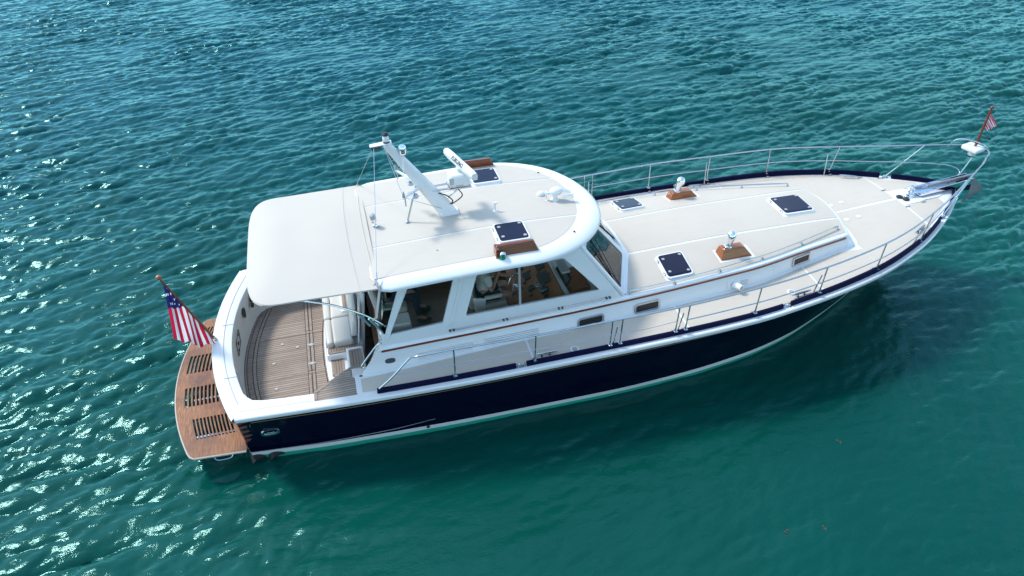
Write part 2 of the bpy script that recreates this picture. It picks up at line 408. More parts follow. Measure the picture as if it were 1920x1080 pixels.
# gold cove line, spray rail near the stern
link("cove_stripe", hull_band(lambda u: sheer(u)-.165, lambda u: sheer(u)-.150, 1, .003, [u for u in US if .012 < u < .985]), GOLD, yacht)
for sgn in (1, -1):
    for nm, secs_, mt in (("spray_rail", ((-.012, .002), (-.012, .035), (.006, .035), (.012, .002)), NAVY), ("spray_rail_edge", ((-.022, .0), (-.022, .041), (-.010, .041), (-.010, .0)), GREY)):
        rows = []
        for dz, out in secs_:
            r = []
            for u in lin(0.001, .225, 30):
                zz = .19+.13*(u/.225)**2; f = min(1, (0.226-u)/.05); x, y, z = hp(u, zz+dz); r.append((x, sgn*(y-out*f), z))
            rows.append(r)
        link(nm, MB().grid(rows, flip=sgn < 0), mt, yacht, smooth=30)
# rub rail (white moulding) round the sheer
m = MB()
for sgn in (1, -1):
    secs = [(-.055, .004), (-.055, .030), (-.02, .045), (.018, .045), (.034, .032), (.036, -.085), (.0, -.085)]; rows = []
    for dz, out in secs:
        r = []
        for u in US:
            x = -.32+u*14.32; x2 = x; y = ys_(x); yy = max(0, y+out) if u < .999 else 0
            r.append((x+(out*1.0 if u > .985 else 0), -sgn*yy, zs_(x)+dz))
        rows.append(r)
    m.grid(rows, flip=sgn < 0)
rows = []
for dz, out in secs: rows.append([(bulge(s)-out, 1.98*s*(1+out/1.98), 1.20+dz) for s in lin(-1, 1, 25)])
m.grid(rows); link("rub_rail", m, WHITE, yacht, smooth=35)

# ------------------------------------------------------------------ decks
def zd(x, y):
    yy = max(ys_(x), .05); return zs_(x)+.03+.06*max(0, 1-(y/yy)**2)
tb_ = pchip([1.4, 4.5, 6.5, 8.5, 9.75, 11.0], [1.665, 1.60, 1.57, 1.475, 1.26, 1.035])     # cabin base half breadth
tz_ = pchip([1.4, 3, 5, 6.5, 8.4, 10.8], [1.77, 1.77, 1.80, 1.86, 1.945, 1.99])          # cabin top edge height
def tt(x): return tb_(x)-.045                                                           # cabin top edge half breadth
def deck_strip(x0, x1, yin, yout, n, ny, dz=0.0, sides=(1, -1)):
    m = MB()
    for sg in sides:
        rows = []
        for x in lin(x0, x1, n):
            a, b = yin(x), yout(x); rows.append([(x, sg*(a+(b-a)*k/ny), zd(x, a+(b-a)*k/ny)+dz) for k in range(ny+1)])
        m.grid(rows, flip=sg > 0)
    return m
m = deck_strip(1.53, 11.15, lambda x: min(tb_(x)-.06, ys_(x)-.3), lambda x: ys_(x)-.08, 60, 3)
m2 = deck_strip(10.6, 13.9, lambda x: 0, lambda x: max(0.01, ys_(x)-.08), 30, 6); m.add(m2.v, m2.f)
link("deck", m, WHITE, yacht, smooth=40)
cuts = [1.60, 4.37, 7.06, 9.72, 11.02]
n_ = 0
for i in range(4):
    a, b = cuts[i]+.018, cuts[i+1]-(.018 if i < 3 else 0)
    for sg in (1, -1):
        link("deck_panel", deck_strip(a, b, lambda x: tb_(x)+.055+max(0, x-10.6)*.3, lambda x: ys_(x)-.125, 24, 3, .004, (sg,)), BEIGE, yacht)
def front_in(y): return 11.17-.16*(abs(y)/1.05)**2
for sg in (1, -1):
    rows = []
    for y in lin(.02, 1.0, 8):
        xe = 12.625
        rows.append([(x, sg*min(y*(1+max(0, x-11.0)*.55), ys_(x)-.13), zd(x, min(y*(1+max(0, x-11.0)*.55), ys_(x)-.13))+.004) for x in lin(max(front_in(y)+.03, 11.0), xe, 18)])
    mm = MB().grid(rows, flip=sg < 0); link("deck_panel", mm, BEIGE, yacht)
    rows = []
    for x in lin(11.03, 12.625, 18):
        a = min(1.0*(1+max(0, x-11.0)*.55), ys_(x)-.131); b = ys_(x)-.13
        rows.append([(x, sg*(a+(b-a)*k/3), zd(x, a+(b-a)*k/3)+.0041) for k in range(4)])
    link("deck_panel", MB().grid(rows, flip=sg > 0), BEIGE, yacht)
    rows = []
    for x in lin(12.665, 13.42, 10):
        a = .30-.08*(x-12.7); b = max(a+.01, ys_(x)-.17-.02); rows.append([(x, sg*(a+(b-a)*k/3), zd(x, a+(b-a)*k/3)+.004) for k in range(4)])
    link("deck_panel", MB().grid(rows, flip=sg > 0), BEIGE, yacht)
# toe rail: navy covered, with gaps for the fairleads
for sg in (1, -1):
    for a, b in ((1.84, 4.05), (4.22, 8.80), (8.96, 12.93), (13.14, 13.93)):
        rows = []
        for x in [a+(b-a)*i/40 for i in range(41)]:
            y = max(ys_(x)-.035, .02); z = zs_(x)+.034; w = .062; hgt = .085 if x < 9 else .085+.03*min(1, (x-9)/2)
            rows.append([(x, -sg*y, z), (x, -sg*(y-.004), z+hgt), (x, -sg*(y-w+.004), z+hgt), (x, -sg*max(.0, y-w), z)])
        mb = MB().grid(rows, True); o = len(mb.v)-4; mb.f += [(3, 2, 1, 0), (o, o+1, o+2, o+3)]
        link("toe_rail", mb, NAVYC, yacht, smooth=30, bevel=.012)
    for x in (4.135, 8.88, 13.035):
        mb = MB(); y = ys_(x)-.065
        for d in (-.055, .055): mb.tube(curve([(x+d, -sg*y, zs_(x)+.03), (x+d*.9, -sg*y, zs_(x)+.08), (x+d*.35, -sg*y, zs_(x)+.105)]), .017, 8)
        mb.box((x, -sg*y, zs_(x)+.04), (.15, .06, .012)); link("fairlead", mb, STEEL, yacht)
    for x, dy, rz in ((4.58, .20, .04), (9.27, .20, -.12), (12.33, .26, -.5)):
        mb = MB(); y = ys_(x)-dy; R = Matrix.Rotation(sg*rz*-1, 3, 'Z'); z = zd(x, y)
        for d in (-.07, .07): mb.lathe([(.03, 0), (.018, .02), (.018, .055)], Vector((x, -sg*y, z))+R @ Vector((d, 0, 0)), None, 10)
        mb.tube([Vector((x, -sg*y, z+.062))+R @ Vector((d, 0, 0)) for d in (-.2, -.12, 0, .12, .2)], [.010, .018, .02, .018, .010], 8)
        link("cleat", mb, STEEL, yacht)
    for x, y in ((5.07, 2.10), (9.16, 1.87)):
        c = link("deck_filler_cap", MB().lathe([(.075, 0), (.075, .006), (.07, .008), (.0001, .008)], (x, -sg*y, zd(x, y)+.004), None, 20), WHITE, yacht)
        link("cap_plug", MB().lathe([(.045, 0), (.045, .006), (.0001, .006)], (x, -sg*y, zd(x, y)+.0125), None, 16), GREY, c)
for x, y in ((11.33, .24), (11.59, .27), (11.31, -.31), (11.58, -.30)):
    link("deck_socket", MB().lathe([(.05, 0), (.045, .012), (.0001, .014)], (x, y, zd(x, y)+.004), None, 14), WHITE, yacht)

# ------------------------------------------------------------------ aft deck, cockpit
ZF = 0.50
def inner_loop():
    L = [(.88, -1.79), (.4, -1.745), (.08, -1.70), (-.06, -1.655), (-.145, -1.56)]
    for y in lin(-1.45, 1.45, 17): L.append((-.43+.27*(y/1.6)**2, y))
    return L+[(-.145, 1.56), (-.06, 1.655), (.08, 1.70), (.4, 1.745), (.88, 1.79)]
IN = inner_loop()
OUT = [(.88, -(ys_(.88)-.084)), (.4, -(ys_(.4)-.084)), (.08, -(ys_(.08)-.084)), (-.1, -(ys_(-.1)-.084)), (bulge(-.955)+.085, -1.89)]
for y in lin(-1.75, 1.75, 17): OUT.append((bulge(y/1.98)+.085, y))
OUT += [(bulge(.955)+.085, 1.89), (-.1, ys_(-.1)-.084), (.08, ys_(.08)-.084), (.4, ys_(.4)-.084), (.88, ys_(.88)-.084)]
def zc(x): return zs_(max(x, -.32))+.034
def mixp(a, b, t): return (a[0]+(b[0]-a[0])*t, a[1]+(b[1]-a[1])*t)
rows = [[(*p, zc(p[0])) for p in OUT], [(*mixp(p, q, .9), zc(p[0])) for p, q in zip(OUT, IN)], [(*q, zc(q[0])-.012) for q in IN], [(*q, zc(q[0])-.06) for q in IN]]
link("coaming", MB().grid(rows), WHITE, yacht, smooth=50)
rows = [[(*q, zc(q[0])-.06) for q in IN], [(*q, .8) for q in IN], [(q[0]+(.03 if q[0] < .2 else 0), q[1]*.99, ZF+.05) for q in IN], [(q[0]+(.05 if q[0] < .2 else 0), q[1]*.985, ZF) for q in IN]]
link("cockpit_liner", MB().grid(rows), CREAM, yacht, smooth=50)
# thin moulded joints on the transom cap and the transom door
m = MB()
for y in (-1.05, .35):
    xo = bulge(y/1.98)+.09; xi = -.43+.27*(y/1.6)**2; m.box(((xo+xi)/2, y, zc(0)+.0005), (xi-xo, .008, .004))
m.tube([(bulge(y/1.98)+.15, y, zc(0)) for y in lin(-1.7, 1.8, 30)], .004, 5)
m.tube([(x, -(ys_(x)-.12), zc(x)) for x in lin(-.3, .85, 8)], .004, 5); m.tube([(x, (ys_(x)-.12), zc(x)) for x in lin(-.3, .85, 8)], .004, 5)
link("cap_seam", m, GREY, yacht)
# starboard and port teak side steps at the deck edge
for sg in (1, -1):
    P = [(.885, -1.79), (1.49, -1.36), (1.47, -1.56), (1.535, -1.66), (1.535, -(ys_(1.5)-.10)), (.885, -(ys_(.88)-.10))]
    m = MB().plate(P, [], lambda x, y: (x, y, zc(x)+.003), lambda x, y: (x, y, zc(x)-.09))
    m = m if sg > 0 else m.mirror_y(); link("side_deck_teak", m, teak_planks("teak side deck", .05), yacht)
    m = MB()
    for a, b in (((.885, -1.80), (1.49, -1.37)), ((1.505, -1.64), (1.505, -(ys_(1.5)-.12))), ((.90, -1.80), (.90, -(ys_(.9)-.12)))):
        d = Vector((b[0]-a[0], b[1]-a[1], 0)); R = Matrix.Rotation(math.atan2(d.y, d.x), 3, 'Z')
        m.box(((a[0]+b[0])/2, (a[1]+b[1])/2, zc(1)+.004), (d.length, .045, .012), R)
    m = m if sg > 0 else m.mirror_y(); link("side_deck_trim", m, TEAKB, yacht)
    # wall below the diagonal edge, strip of white deck outside it
    m = MB().grid([[(.88, -1.79, zc(1)-.06), (1.49, -1.36, zc(1)-.06)], [(.88, -1.77, ZF), (1.49, -1.34, ZF)]])
    m.grid([[(x, -(ys_(x)-.084), zc(x)) for x in lin(.88, 1.6, 6)], [(x, -(ys_(x)-.12), zc(x)) for x in lin(.88, 1.6, 6)]])
    m.grid([[(1.535, -1.6, zc(1.5)), (1.535, -(ys_(1.5)-.084), zc(1.5))], [(1.62, -1.6, zc(1.5)), (1.62, -(ys_(1.6)-.084), zc(1.6))]])
    m = m if sg > 0 else m.mirror_y(); link("side_deck_edge", m, WHITE, yacht)
    # boarding steps beside the settee
    m = MB().box((1.36, -.95, (ZF+.70)/2), (.56, 1.20, .70-ZF)); m.box((1.58, -1.0, .84), (.30, .96, .28)); m.box((1.36, -.36, .66), (.54, .22, .34))
    m = m if sg > 0 else m.mirror_y(); st = link("boarding_step", m, WHITE, yacht, bevel=.02)
    for cx, cy, z, wx, wy in ((1.25, -.68, .705, .18, .40), (1.58, -.84, .985, .18, .44), (1.37, -.36, .835, .48, .14), (1.24, -1.16, .705, .18, .26)):
        q = MB().box((cx, cy, z), (wx, wy, .014)); f = MB()
        for dx, dy, a, b in ((0, wy/2, wx, .035), (0, -wy/2, wx, .035), (wx/2, 0, .035, wy), (-wx/2, 0, .035, wy)): f.box((cx+dx, cy+dy, z+.002), (a, b, .018))
        if sg < 0: q = q.mirror_y(); f = f.mirror_y()
        link("tread", q, TEAKT, st); link("tread_border", f, TEAKB, st)
# cockpit floor
FL = [(q[0]+(.05 if q[0] < .2 else 0), q[1]*.985) for q in IN]+[(1.2, 1.5), (1.9, 1.3), (1.9, -1.3), (1.2, -1.5)]
link("cockpit_floor", MB().plate(FL, [], lambda x, y: (x, y, ZF+.004), lambda x, y: (x, y, ZF-.04)), TEAK, yacht)
m = MB()
rows = [[(-.43+.27*(y/1.6)**2+o, y, ZF+.009) for y in lin(-1.62, 1.66, 24)] for o in (.055, .085)]; m.grid(rows, flip=True)
rows = [[(-.43+.27*(y/1.6)**2+o, y, ZF+.009) for y in lin(-1.55, 1.6, 24)] for o in (.20, .25)]; m.grid(rows, flip=True)
for y0, y1 in ((-1.72, -.50), (-.40, .62), (.72, 1.72)):
    for x0, x1 in ((.72, .765), (.79, .835)): m.box(((x0+x1)/2, (y0+y1)/2, ZF+.008), (x1-x0, y1-y0, .006))
for y in (-.45, .67): m.box((.42, y, ZF+.008), (1.2, .05, .006))
link("floor_border", m, TEAKB, yacht)
m = MB()
for y in lin(-1.62, 1.62, 3): pass
for o in (.05, .09, .19, .255): m.tube([(-.43+.27*(y/1.6)**2+o, y, ZF+.010) for y in lin(-1.58, 1.6, 24)], .005, 4)
for x in (.715, .778, .84): m.box((x, 0, ZF+.0095), (.008, 3.44, .008))
m.tube([(1.06-.06*(1-(y/1.0)**2), y, ZF+.008) for y in lin(-.95, 1.0, 16)], .006, 4)
link("floor_seam", m, BLACK, yacht)
m = MB().tube([(1.10-.05*(1-(y/1.0)**2), y, ZF+.02) for y in lin(-1.2, 1.2, 16)], .022, 6); link("settee_kick", m, WHITE, yacht)
for x, y in ((.79, -.22), (.79, .30)):
    m = MB().box((x, y, ZF+.013), (.13, .03, .006)).box((x, y, ZF+.014), (.04, .07, .006)); link("floor_hinge", m, LTGREY, yacht)
for x, y in ((.13, -.05), (.17, -.72), (.55, .30), (.28, .45)):
    link("floor_latch", MB().box((x, y, ZF+.012), (.05, .05, .006)), LTGREY, yacht, bevel=.002)
# fittings on the inner transom face
def on_transom(y, z): return Vector((-.43+.27*(y/1.6)**2+.018, y, z)), Matrix.Rotation(-math.atan(.54*y/1.6/1.6)+math.pi/2, 3, 'Z') if False else Matrix.Rotation(math.pi/2-0*y, 3, 'Y')
p, R = on_transom(.98, .98)
sk = link("speaker_ring", MB().lathe([(.055, 0), (.095, .0), (.098, .012), (.09, .02), (.06, .018), (.055, 0)], p, R, 24), BLACK, yacht)
link("speaker_cone", MB().lathe([(.06, .004), (.03, .01), (.001, .016)], p, R, 20), DARKG, sk)
m = MB(); z0, z1, ya, yb = .80, 1.02, -.02, .46
for a, b in (((ya, z0), (yb-.08, z0)), ((yb-.08, z0), (yb, z1)), ((yb, z1), (ya+.08, z1)), ((ya+.08, z1), (ya, z0))):
    m.tube([(-.43+.27*(a[0]/1.6)**2+.022, *a), (-.43+.27*(b[0]/1.6)**2+.022, *b)], .008, 6)
lk = link("transom_locker", m, DARKG, yacht)
for p_, q_ in (((-.40, .22, .90), (.02, .07, .04)), ((-.40, .10, .84), (.02, .03, .03)), ((-.395, .36, .98), (.02, .03, .03))): link("latch", MB().box(p_, q_), BLACK, lk, bevel=.004)
m = MB()
for a, b in (((-.78, .72), (-.78, 1.08)), ((-1.28, .72), (-1.28, 1.08)), ((-.78, 1.08), (-1.28, 1.08)), ((-.78, .72), (-1.28, .72))):
    m.tube([(-.43+.27*(a[0]/1.6)**2+.022, *a), (-.43+.27*(b[0]/1.6)**2+.022, *b)], .008, 6)
link("transom_door", m, GREY, yacht)
p, R = on_transom(1.38, .96); m = MB()
for dz in (.09, 0, -.09): m.lathe([(.0, 0), (.05, 0), (.05, .03), (.03, .05), (.001, .05)], p+Vector((0, .05*dz/.09, dz)), R, 14)
link("shore_power_socket", m, BLACK, yacht)
link("hawse_hole", MB().lathe([(.045, 0), (.10, 0), (.105, .02), (.06, .035), (.045, .0)], (.02, 1.655, .72), Matrix.Rotation(math.pi/2, 3, 'X'), 20), WHITE, yacht)
# settee
m = MB().plate([(1.13, -.27), (1.12, .2), (1.10, .55), (1.13, 1.0), (1.2, 1.25), (1.70, 1.25), (1.70, -.27)], [], lambda x, y: (x, y, .80), lambda x, y: (x, y, ZF))
se = link("settee", m, WHITE, yacht, bevel=.02)
def cushion(x0a, x0b, x1, y0, y1, z0, z1, name="cushion"):
    m = MB().hexa([(x0a, y0, z0), (x1, y0, z0), (x1, y1, z0), (x0b, y1, z0)], [(x0a, y0, z1), (x1, y0, z1), (x1, y1, z1), (x0b, y1, z1)])
    return link(name, m, VINYL, se, smooth=60, bevel=.045, seg=4)
cushion(1.235, 1.225, 1.58, -.285, .425, .80, .95); cushion(1.225, 1.25, 1.58, .435, 1.24, .80, .95)
cushion(1.115, 1.095, 1.232, -.285, .425, .79, .945, "cushion_roll"); cushion(1.095, 1.13, 1.232, .435, 1.24, .79, .945, "cushion_roll")
m = MB().hexa([(1.55, -.22, .95), (1.66, -.22, .95), (1.66, 1.24, .95), (1.55, 1.24, .95)], [(1.62, -.22, 1.32), (1.70, -.22, 1.32), (1.70, 1.24, 1.32), (1.62, 1.24, 1.32)])
link("backrest", m, VINYL, se, smooth=60, bevel=.035, seg=4)
# bulkhead behind the settee, open companionway to starboard
m = MB().hexa([(1.66, -.30, ZF), (1.74, -.30, ZF), (1.74, 1.62, ZF), (1.66, 1.62, ZF)], [(1.84, -.30, 1.92), (1.90, -.30, 1.92), (1.90, 1.5, 1.92), (1.84, 1.5, 1.92)])
link("aft_bulkhead", m, WHITE, yacht, bevel=.02)
m = MB().hexa([(1.655, -.45, .9), (1.662, -.45, .9), (1.662, -.08, .9), (1.655, -.08, .9)], [(1.78, -.42, 1.75), (1.787, -.42, 1.75), (1.787, -.10, 1.75), (1.78, -.10, 1.75)])
link("bulkhead_panel", m, LTGREY, yacht)
# ------------------------------------------------------------------ swim platform
PZ = .36
def pxa(y): return -1.56+.37*(abs(y)/1.80)**2.0
outer = []
for y in lin(-1.66, 1.66, 30): outer.append((pxa(y), y))
outer += [(pxa(1.74)+.01, 1.74), (pxa(1.79)+.05, 1.79), (-.33, 1.84), (-.33, 1.80)]
for s in lin(.9, -.9, 15): outer.append((bulge(s)+.02, 1.98*s*.9))
outer += [(-.33, -1.80), (-.33, -1.84), (pxa(1.79)+.05, -1.79), (pxa(1.74)+.01, -1.74)]
slots = []
for yc, x0, x1 in ((-1.16, -1.185, -.50), (-.36, -1.40, -.62), (.50, -1.41, -.62), (1.30, -1.30, -.60)):
    n = 12; w = (x1-x0)/n
    for k in range(n):
        xa = x0+w*k; S = []
        for y in lin(yc-.24, yc+.24, 5): S.append((xa+(pxa(y)-pxa(yc))*.8, y))
        for y in lin(yc+.24, yc-.24, 5): S.append((xa+w*.60+(pxa(y)-pxa(yc))*.8, y))
        if all(px_ < bulge(min(1, abs(py_)/1.80))+.0 for px_, py_ in S): slots.append(S)
pl = link("swim_platform", MB().plate(outer[::-1], slots, lambda x, y: (x, y, PZ), lambda x, y: (x, y, PZ-.05)), TEAKP, yacht, smooth=0)
m = MB().tube([(p[0]-.004, p[1], PZ-.024) for p in [(-.34, -1.845)]+outer[-2:]+outer[:34]], .022, 6)
link("platform_edge", m, paint("pale platform edge", (.42, .36, .30), .5), pl)
for y in (-1.3, -.4, .4, 1.3):
    m = MB(); m.hexa([(-1.3, y-.02, PZ-.09), (-.4, y-.02, PZ-.25), (-.4, y+.02, PZ-.25), (-1.3, y+.02, PZ-.09)], [(-1.3, y-.02, PZ-.052), (-.4, y-.02, PZ-.052), (-.4, y+.02, PZ-.052), (-1.3, y+.02, PZ-.052)])
    link("platform_bracket", m, STEEL, pl)
link("grab_handle", MB().tube(curve([(-.85, -1.79, PZ-.04), (-.80, -1.84, PZ-.10), (-.60, -1.84, PZ-.10), (-.55, -1.81, PZ-.04)]), .014, 8), STEEL, pl)
for x, r in ((-.24, .12), (.06, .14)):
    link("exhaust_outlet", MB().lathe([(.001, -.20), (r*.7, -.18), (r, -.04), (r*1.05, .05), (r*.8, .055), (r*.75, -.05), (.001, -.06)], (x, -1.68, -.09), Matrix.Rotation(math.pi/2+.35, 3, 'X') @ Matrix.Rotation(.35, 3, 'Y'), 16), BLACK, yacht)
# hawse port on the topside near the stern
R = Matrix.Rotation(math.radians(90+13), 3, 'X'); p = Vector(hp(.031, .70))+Vector((0, -.004, 0))
def oval(a, b, z, n=28): return [Vector((a*math.copysign(abs(math.cos(t))**.7, math.cos(t)), b*math.copysign(abs(math.sin(t))**.8, math.sin(t)), z)) for t in [2*math.pi*i/n for i in range(n)]]
rings = [oval(.15, .085, 0), oval(.145, .08, .018), oval(.10, .05, .012), oval(.095, .045, -.0)]
o = link("hawse_port", MB().grid([[p+R @ q for q in r] for r in rings], True), STEEL, yacht)
link("hawse_bar", MB().box(p+R @ Vector((0, -.015, .008)), (.12, .03, .012), R), STEEL, o, bevel=.004)
link("scupper", MB().lathe([(.03, 0), (.03, .01), (.001, .01)], Vector(hp(.218, .085))+Vector((0, -.002, 0)), Matrix.Rotation(math.pi/2, 3, 'X'), 12), BLACK, yacht)

# ------------------------------------------------------------------ cabin trunk
def side(x, z, out=0.0, sg=1):
    """point on the starboard cabin side at height z"""
    b = zd(x, tb_(x)); t = tz_(x)-.05; v = (z-b)/(t-b); return Vector((x, -sg*(tb_(x)-.045*v+out), z))
zcr = pchip([1.4, 6.4, 8.4, 10.2, 10.8], [1.95, 2.06, 2.125, 2.13, 2.10])
def ztop(x, y):
    e = min(1, abs(y)/(tt(x)-.04)); return tz_(x)+(zcr(min(x, 10.8))-tz_(x))*(1-e*e)
def xbow(x, y): return x+.15*max(0, min(1, (x-9.8)/1.0))*(1-min(1, abs(y)/1.0)**2)
rows = []
CY = lin(0, 1, 9)
for x in lin(6.0, 10.78, 44):
    b = zd(x, tb_(x))-.01; r = [(x, -tb_(x)-.012, b), (x, -tb_(x), b+.03), (x, -tt(x), tz_(x)-.05), (x, -(tt(x)-.012), tz_(x)-.016), (x, -(tt(x)-.04), tz_(x))]
    for c in CY[1:-1]: yy = (tt(x)-.04)*(1-c); r.append((xbow(x, yy), -yy, ztop(x, yy)))
    r = r+[(xbow(x, 0), 0, ztop(x, 0))]+[(p[0], -p[1], p[2]) for p in reversed(r)]
    rows.append(r)
last = rows[-1]
r1, r2_ = [], []
for p in last:
    k = 1.045; y = p[1]*k; xb = front_in(y)-.02; zb = zd(11.0, y)-.01
    r1.append((p[0]+.05, p[1]*1.005, p[2]-.03 if p[2] > zb+.05 else p[2])); r2_.append((max(xb, p[0]+.06), y, zb))
rows += [r1, r2_]
link("cabin_trunk", MB().grid(rows), WHITE, yacht, smooth=35)
# nonskid panels on the trunk, white lines left between them
def wsx(y): y = abs(y); return 6.56 if y <= .57 else 6.56-(y-.57)*.42
for y0, y1 in ((-.548, .548), (.592, 9), (-9, -.592)):
    rows = []
    for k in range(13):
        r = []
        for i in range(40):
            f = i/39; 
            x = 6.2+f*(10.60-6.2)
            lo = max(y0, -(tt(x)-.075)); hi = min(y1, tt(x)-.075); y = lo+(hi-lo)*k/12
            xs = wsx(y)+.03; xx = xs+f*(10.755-xs); lo = max(y0, -(tt(xx)-.075)); hi = min(y1, tt(xx)-.075); y = lo+(hi-lo)*k/12
            r.append((xbow(xx, y), y, ztop(xx, y)+.0045))
        rows.append(r)
    link("trunk_panel", MB().grid(rows, flip=True), BEIGE, yacht)
# cabin side aft of the trunk (x 1.6 - 6.1), its ledge and the raked aft edge
def shear(x, z): return max(0, (z-1.27))*.80*max(0, 1-(x-1.58)/1.2)
for sg in (1, -1):
    rows = []
    for x in lin(1.585, 6.12, 34):
        b = zd(x, tb_(x))-.01; tzz = tz_(x)
        r = [(tb_(x)+.012, b), (tb_(x), b+.03), (tt(x)+.022, (b+tzz)/2), (tt(x), tzz-.05), (tt(x)-.012, tzz-.016), (tt(x)-.03, tzz), (tt(x)-.18, tzz+.01), (tt(x)-.18, .9), (tb_(x)-.12, .9)]
        rows.append([(x+shear(x, z), -sg*y, z) for y, z in r])
    mb = MB().grid(rows, flip=sg < 0); mb.f.append(tuple(range(len(rows[0]))) if sg > 0 else tuple(reversed(range(len(rows[0])))))
    link("cabin_side", mb, WHITE, yacht, smooth=35)
    # grab rail on the raked edge
    link("grab_rail", MB().tube(curve([(1.70, -sg*1.67, 1.50), (1.67, -sg*1.70, 1.56), (1.96, -sg*1.66, 1.90), (2.03, -sg*1.62, 1.88)]), .014, 8), STEEL, yacht)
    # varnished rubbing strip under the cabin top edge
    rows = []
    for dz, o in ((-.075, .0), (-.072, .016), (-.047, .016), (-.044, .0)):
        rows.append([tuple(side(x, tz_(x)+dz, o, sg)+Vector((shear(x, tz_(x)), 0, 0))) for x in lin(1.62, 10.74, 60)])
    link("cabin_stripe", MB().grid(rows, flip=sg < 0), VARN, yacht)
    # portlights
    for x, z, a, b, rr in ((5.53, 1.53, .24, .092, .06), (6.56, 1.60, .24, .092, .06), (9.70, 1.785, .20, .085, .02)):
        def PT(u, w, o): return side(x+u, z+w+u*.06, o, sg)
        fo, fi = rrect(-a, a, -b, b, rr), rrect(-a+.035, a-.035, -b+.03, b-.03, max(.012, rr-.03))
        fr = link("portlight", MB().plate(fo, [fi[::-1]], lambda u, w: PT(u, w, .022), lambda u, w: PT(u, w, -.005)), STEEL, yacht, bevel=.006)
        link("pane", MB().plate(fi, [], lambda u, w: PT(u*1.02, w*1.02, .010), lambda u, w: PT(u*1.02, w*1.02, .0)), PORTG, fr, smooth=0)
    # louvre grilles
    for x0, x1, z0, z1 in ((2.56, 3.50, 1.385, 1.575), (3.66, 4.62, 1.40, 1.60)):
        lv = MB()
        fo, fi = rrect(x0, x1, z0, z1, .01), rrect(x0+.02, x1-.02, z0+.02, z1-.02, .008)
        fr = link("vent_grille", MB().plate(fo, [fi[::-1]], lambda u, w: side(u, w+.02*(u-x0), .012, sg), lambda u, w: side(u, w+.02*(u-x0), -.01, sg)), WHITE, yacht)
        for k in range(5):
            z = z0+.036+k*(z1-z0-.065)/4
            lv.grid([[side(u, z+.010+.02*(u-x0), .004, sg) for u in lin(x0+.02, x1-.02, 6)], [side(u, z+.006+.02*(u-x0), .016, sg) for u in lin(x0+.02, x1-.02, 6)], [side(u, z-.006+.02*(u-x0), .018, sg) for u in lin(x0+.02, x1-.02, 6)], [side(u, z-.010+.02*(u-x0), .004, sg) for u in lin(x0+.02, x1-.02, 6)]], flip=sg < 0)
        link("louvre", lv, WHITE, fr)
        link("vent_recess", MB().plate(fi, [], lambda u, w: side(u, w+.02*(u-x0), .003, sg), lambda u, w: side(u, w+.02*(u-x0), -.012, sg)), LOUV, fr, smooth=0)
    # oval filler badge, snorkel vent, small panel, deck drains
    R = Matrix.Rotation(sg*math.pi/2, 3, 'X')
    link("filler_badge", MB().grid([[side(2.12, 1.50, 0, sg)+R @ q for q in r] for r in (oval(.085, .05, 0), oval(.08, .046, .012), oval(.05, .028, .014), oval(.001, .001, .010))], True), DARKG, yacht)
    fo = rrect(8.10, 8.56, 1.60, 1.755, .02)
    vp = link("vent_plate", MB().plate(fo, [], lambda u, w: side(u, w+.03*(u-8), .016, sg), lambda u, w: side(u, w+.03*(u-8), -.01, sg)), WHITE, yacht, bevel=.005)
    q = side(8.25, 1.675, .01, sg); dr = Vector((.18, -sg*.5, .05)).normalized()
    link("snorkel", MB().tube([q, q+dr*.10, q+dr*.16, q+dr*.16, q+dr*.05], [.075, .055, .055, .042, .040], 18, False), WHITE, vp)
    link("snorkel_hole", MB().lathe([(.041, 0), (.0001, .0)], q+dr*.10, dr.to_track_quat('Z', 'Y').to_matrix(), 14), BLACK, vp)
    m = MB()
    for k in range(4): m.tube([side(x, 1.63+k*.028+.03*(x-8), .018, sg) for x in (8.36, 8.52)], .004, 4)
    link("plate_slot", m, GREY, vp)
    fo = rrect(9.08, 9.22, 1.69, 1.79, .015); link("side_panel", MB().plate(fo, [], lambda u, w: side(u, w, .008, sg), lambda u, w: side(u, w, -.01, sg)), WHITE, yacht, bevel=.004)
    for x, z in ((1.63, 1.32), (5.45, 1.44)): link("drain", MB().box(side(x, z, .004, sg), (.05, .02, .022)), BLACK, yacht, bevel=.004)
    # foredeck hand rails
    hr = []
    hy = pchip([6.25, 7.09, 7.97, 8.85, 9.76, 10.66], [1.455, 1.445, 1.385, 1.28, 1.085, .845])
    xs = lin(6.27, 10.64, 30); pts = [(x, -sg*hy(x), ztop(x, hy(x))+.065) for x in xs]
    pts = [(6.24, -sg*hy(6.24), ztop(6.24, hy(6.24))+.005)]+pts+[(10.67, -sg*hy(10.66), ztop(10.66, hy(10.66))+.005)]
    h_ = link("cabin_handrail", MB().tube(pts, .013, 8), STEEL, yacht)
    m = MB()
    for x in (6.25, 7.09, 7.97, 8.85, 9.76, 10.66): zz = ztop(x, hy(x)); m.lathe([(.03, 0), (.03, .008), (.011, .012), (.011, .064)], (x, -sg*hy(x), zz+.003), None, 10)
    link("handrail_post", m, STEEL, h_)

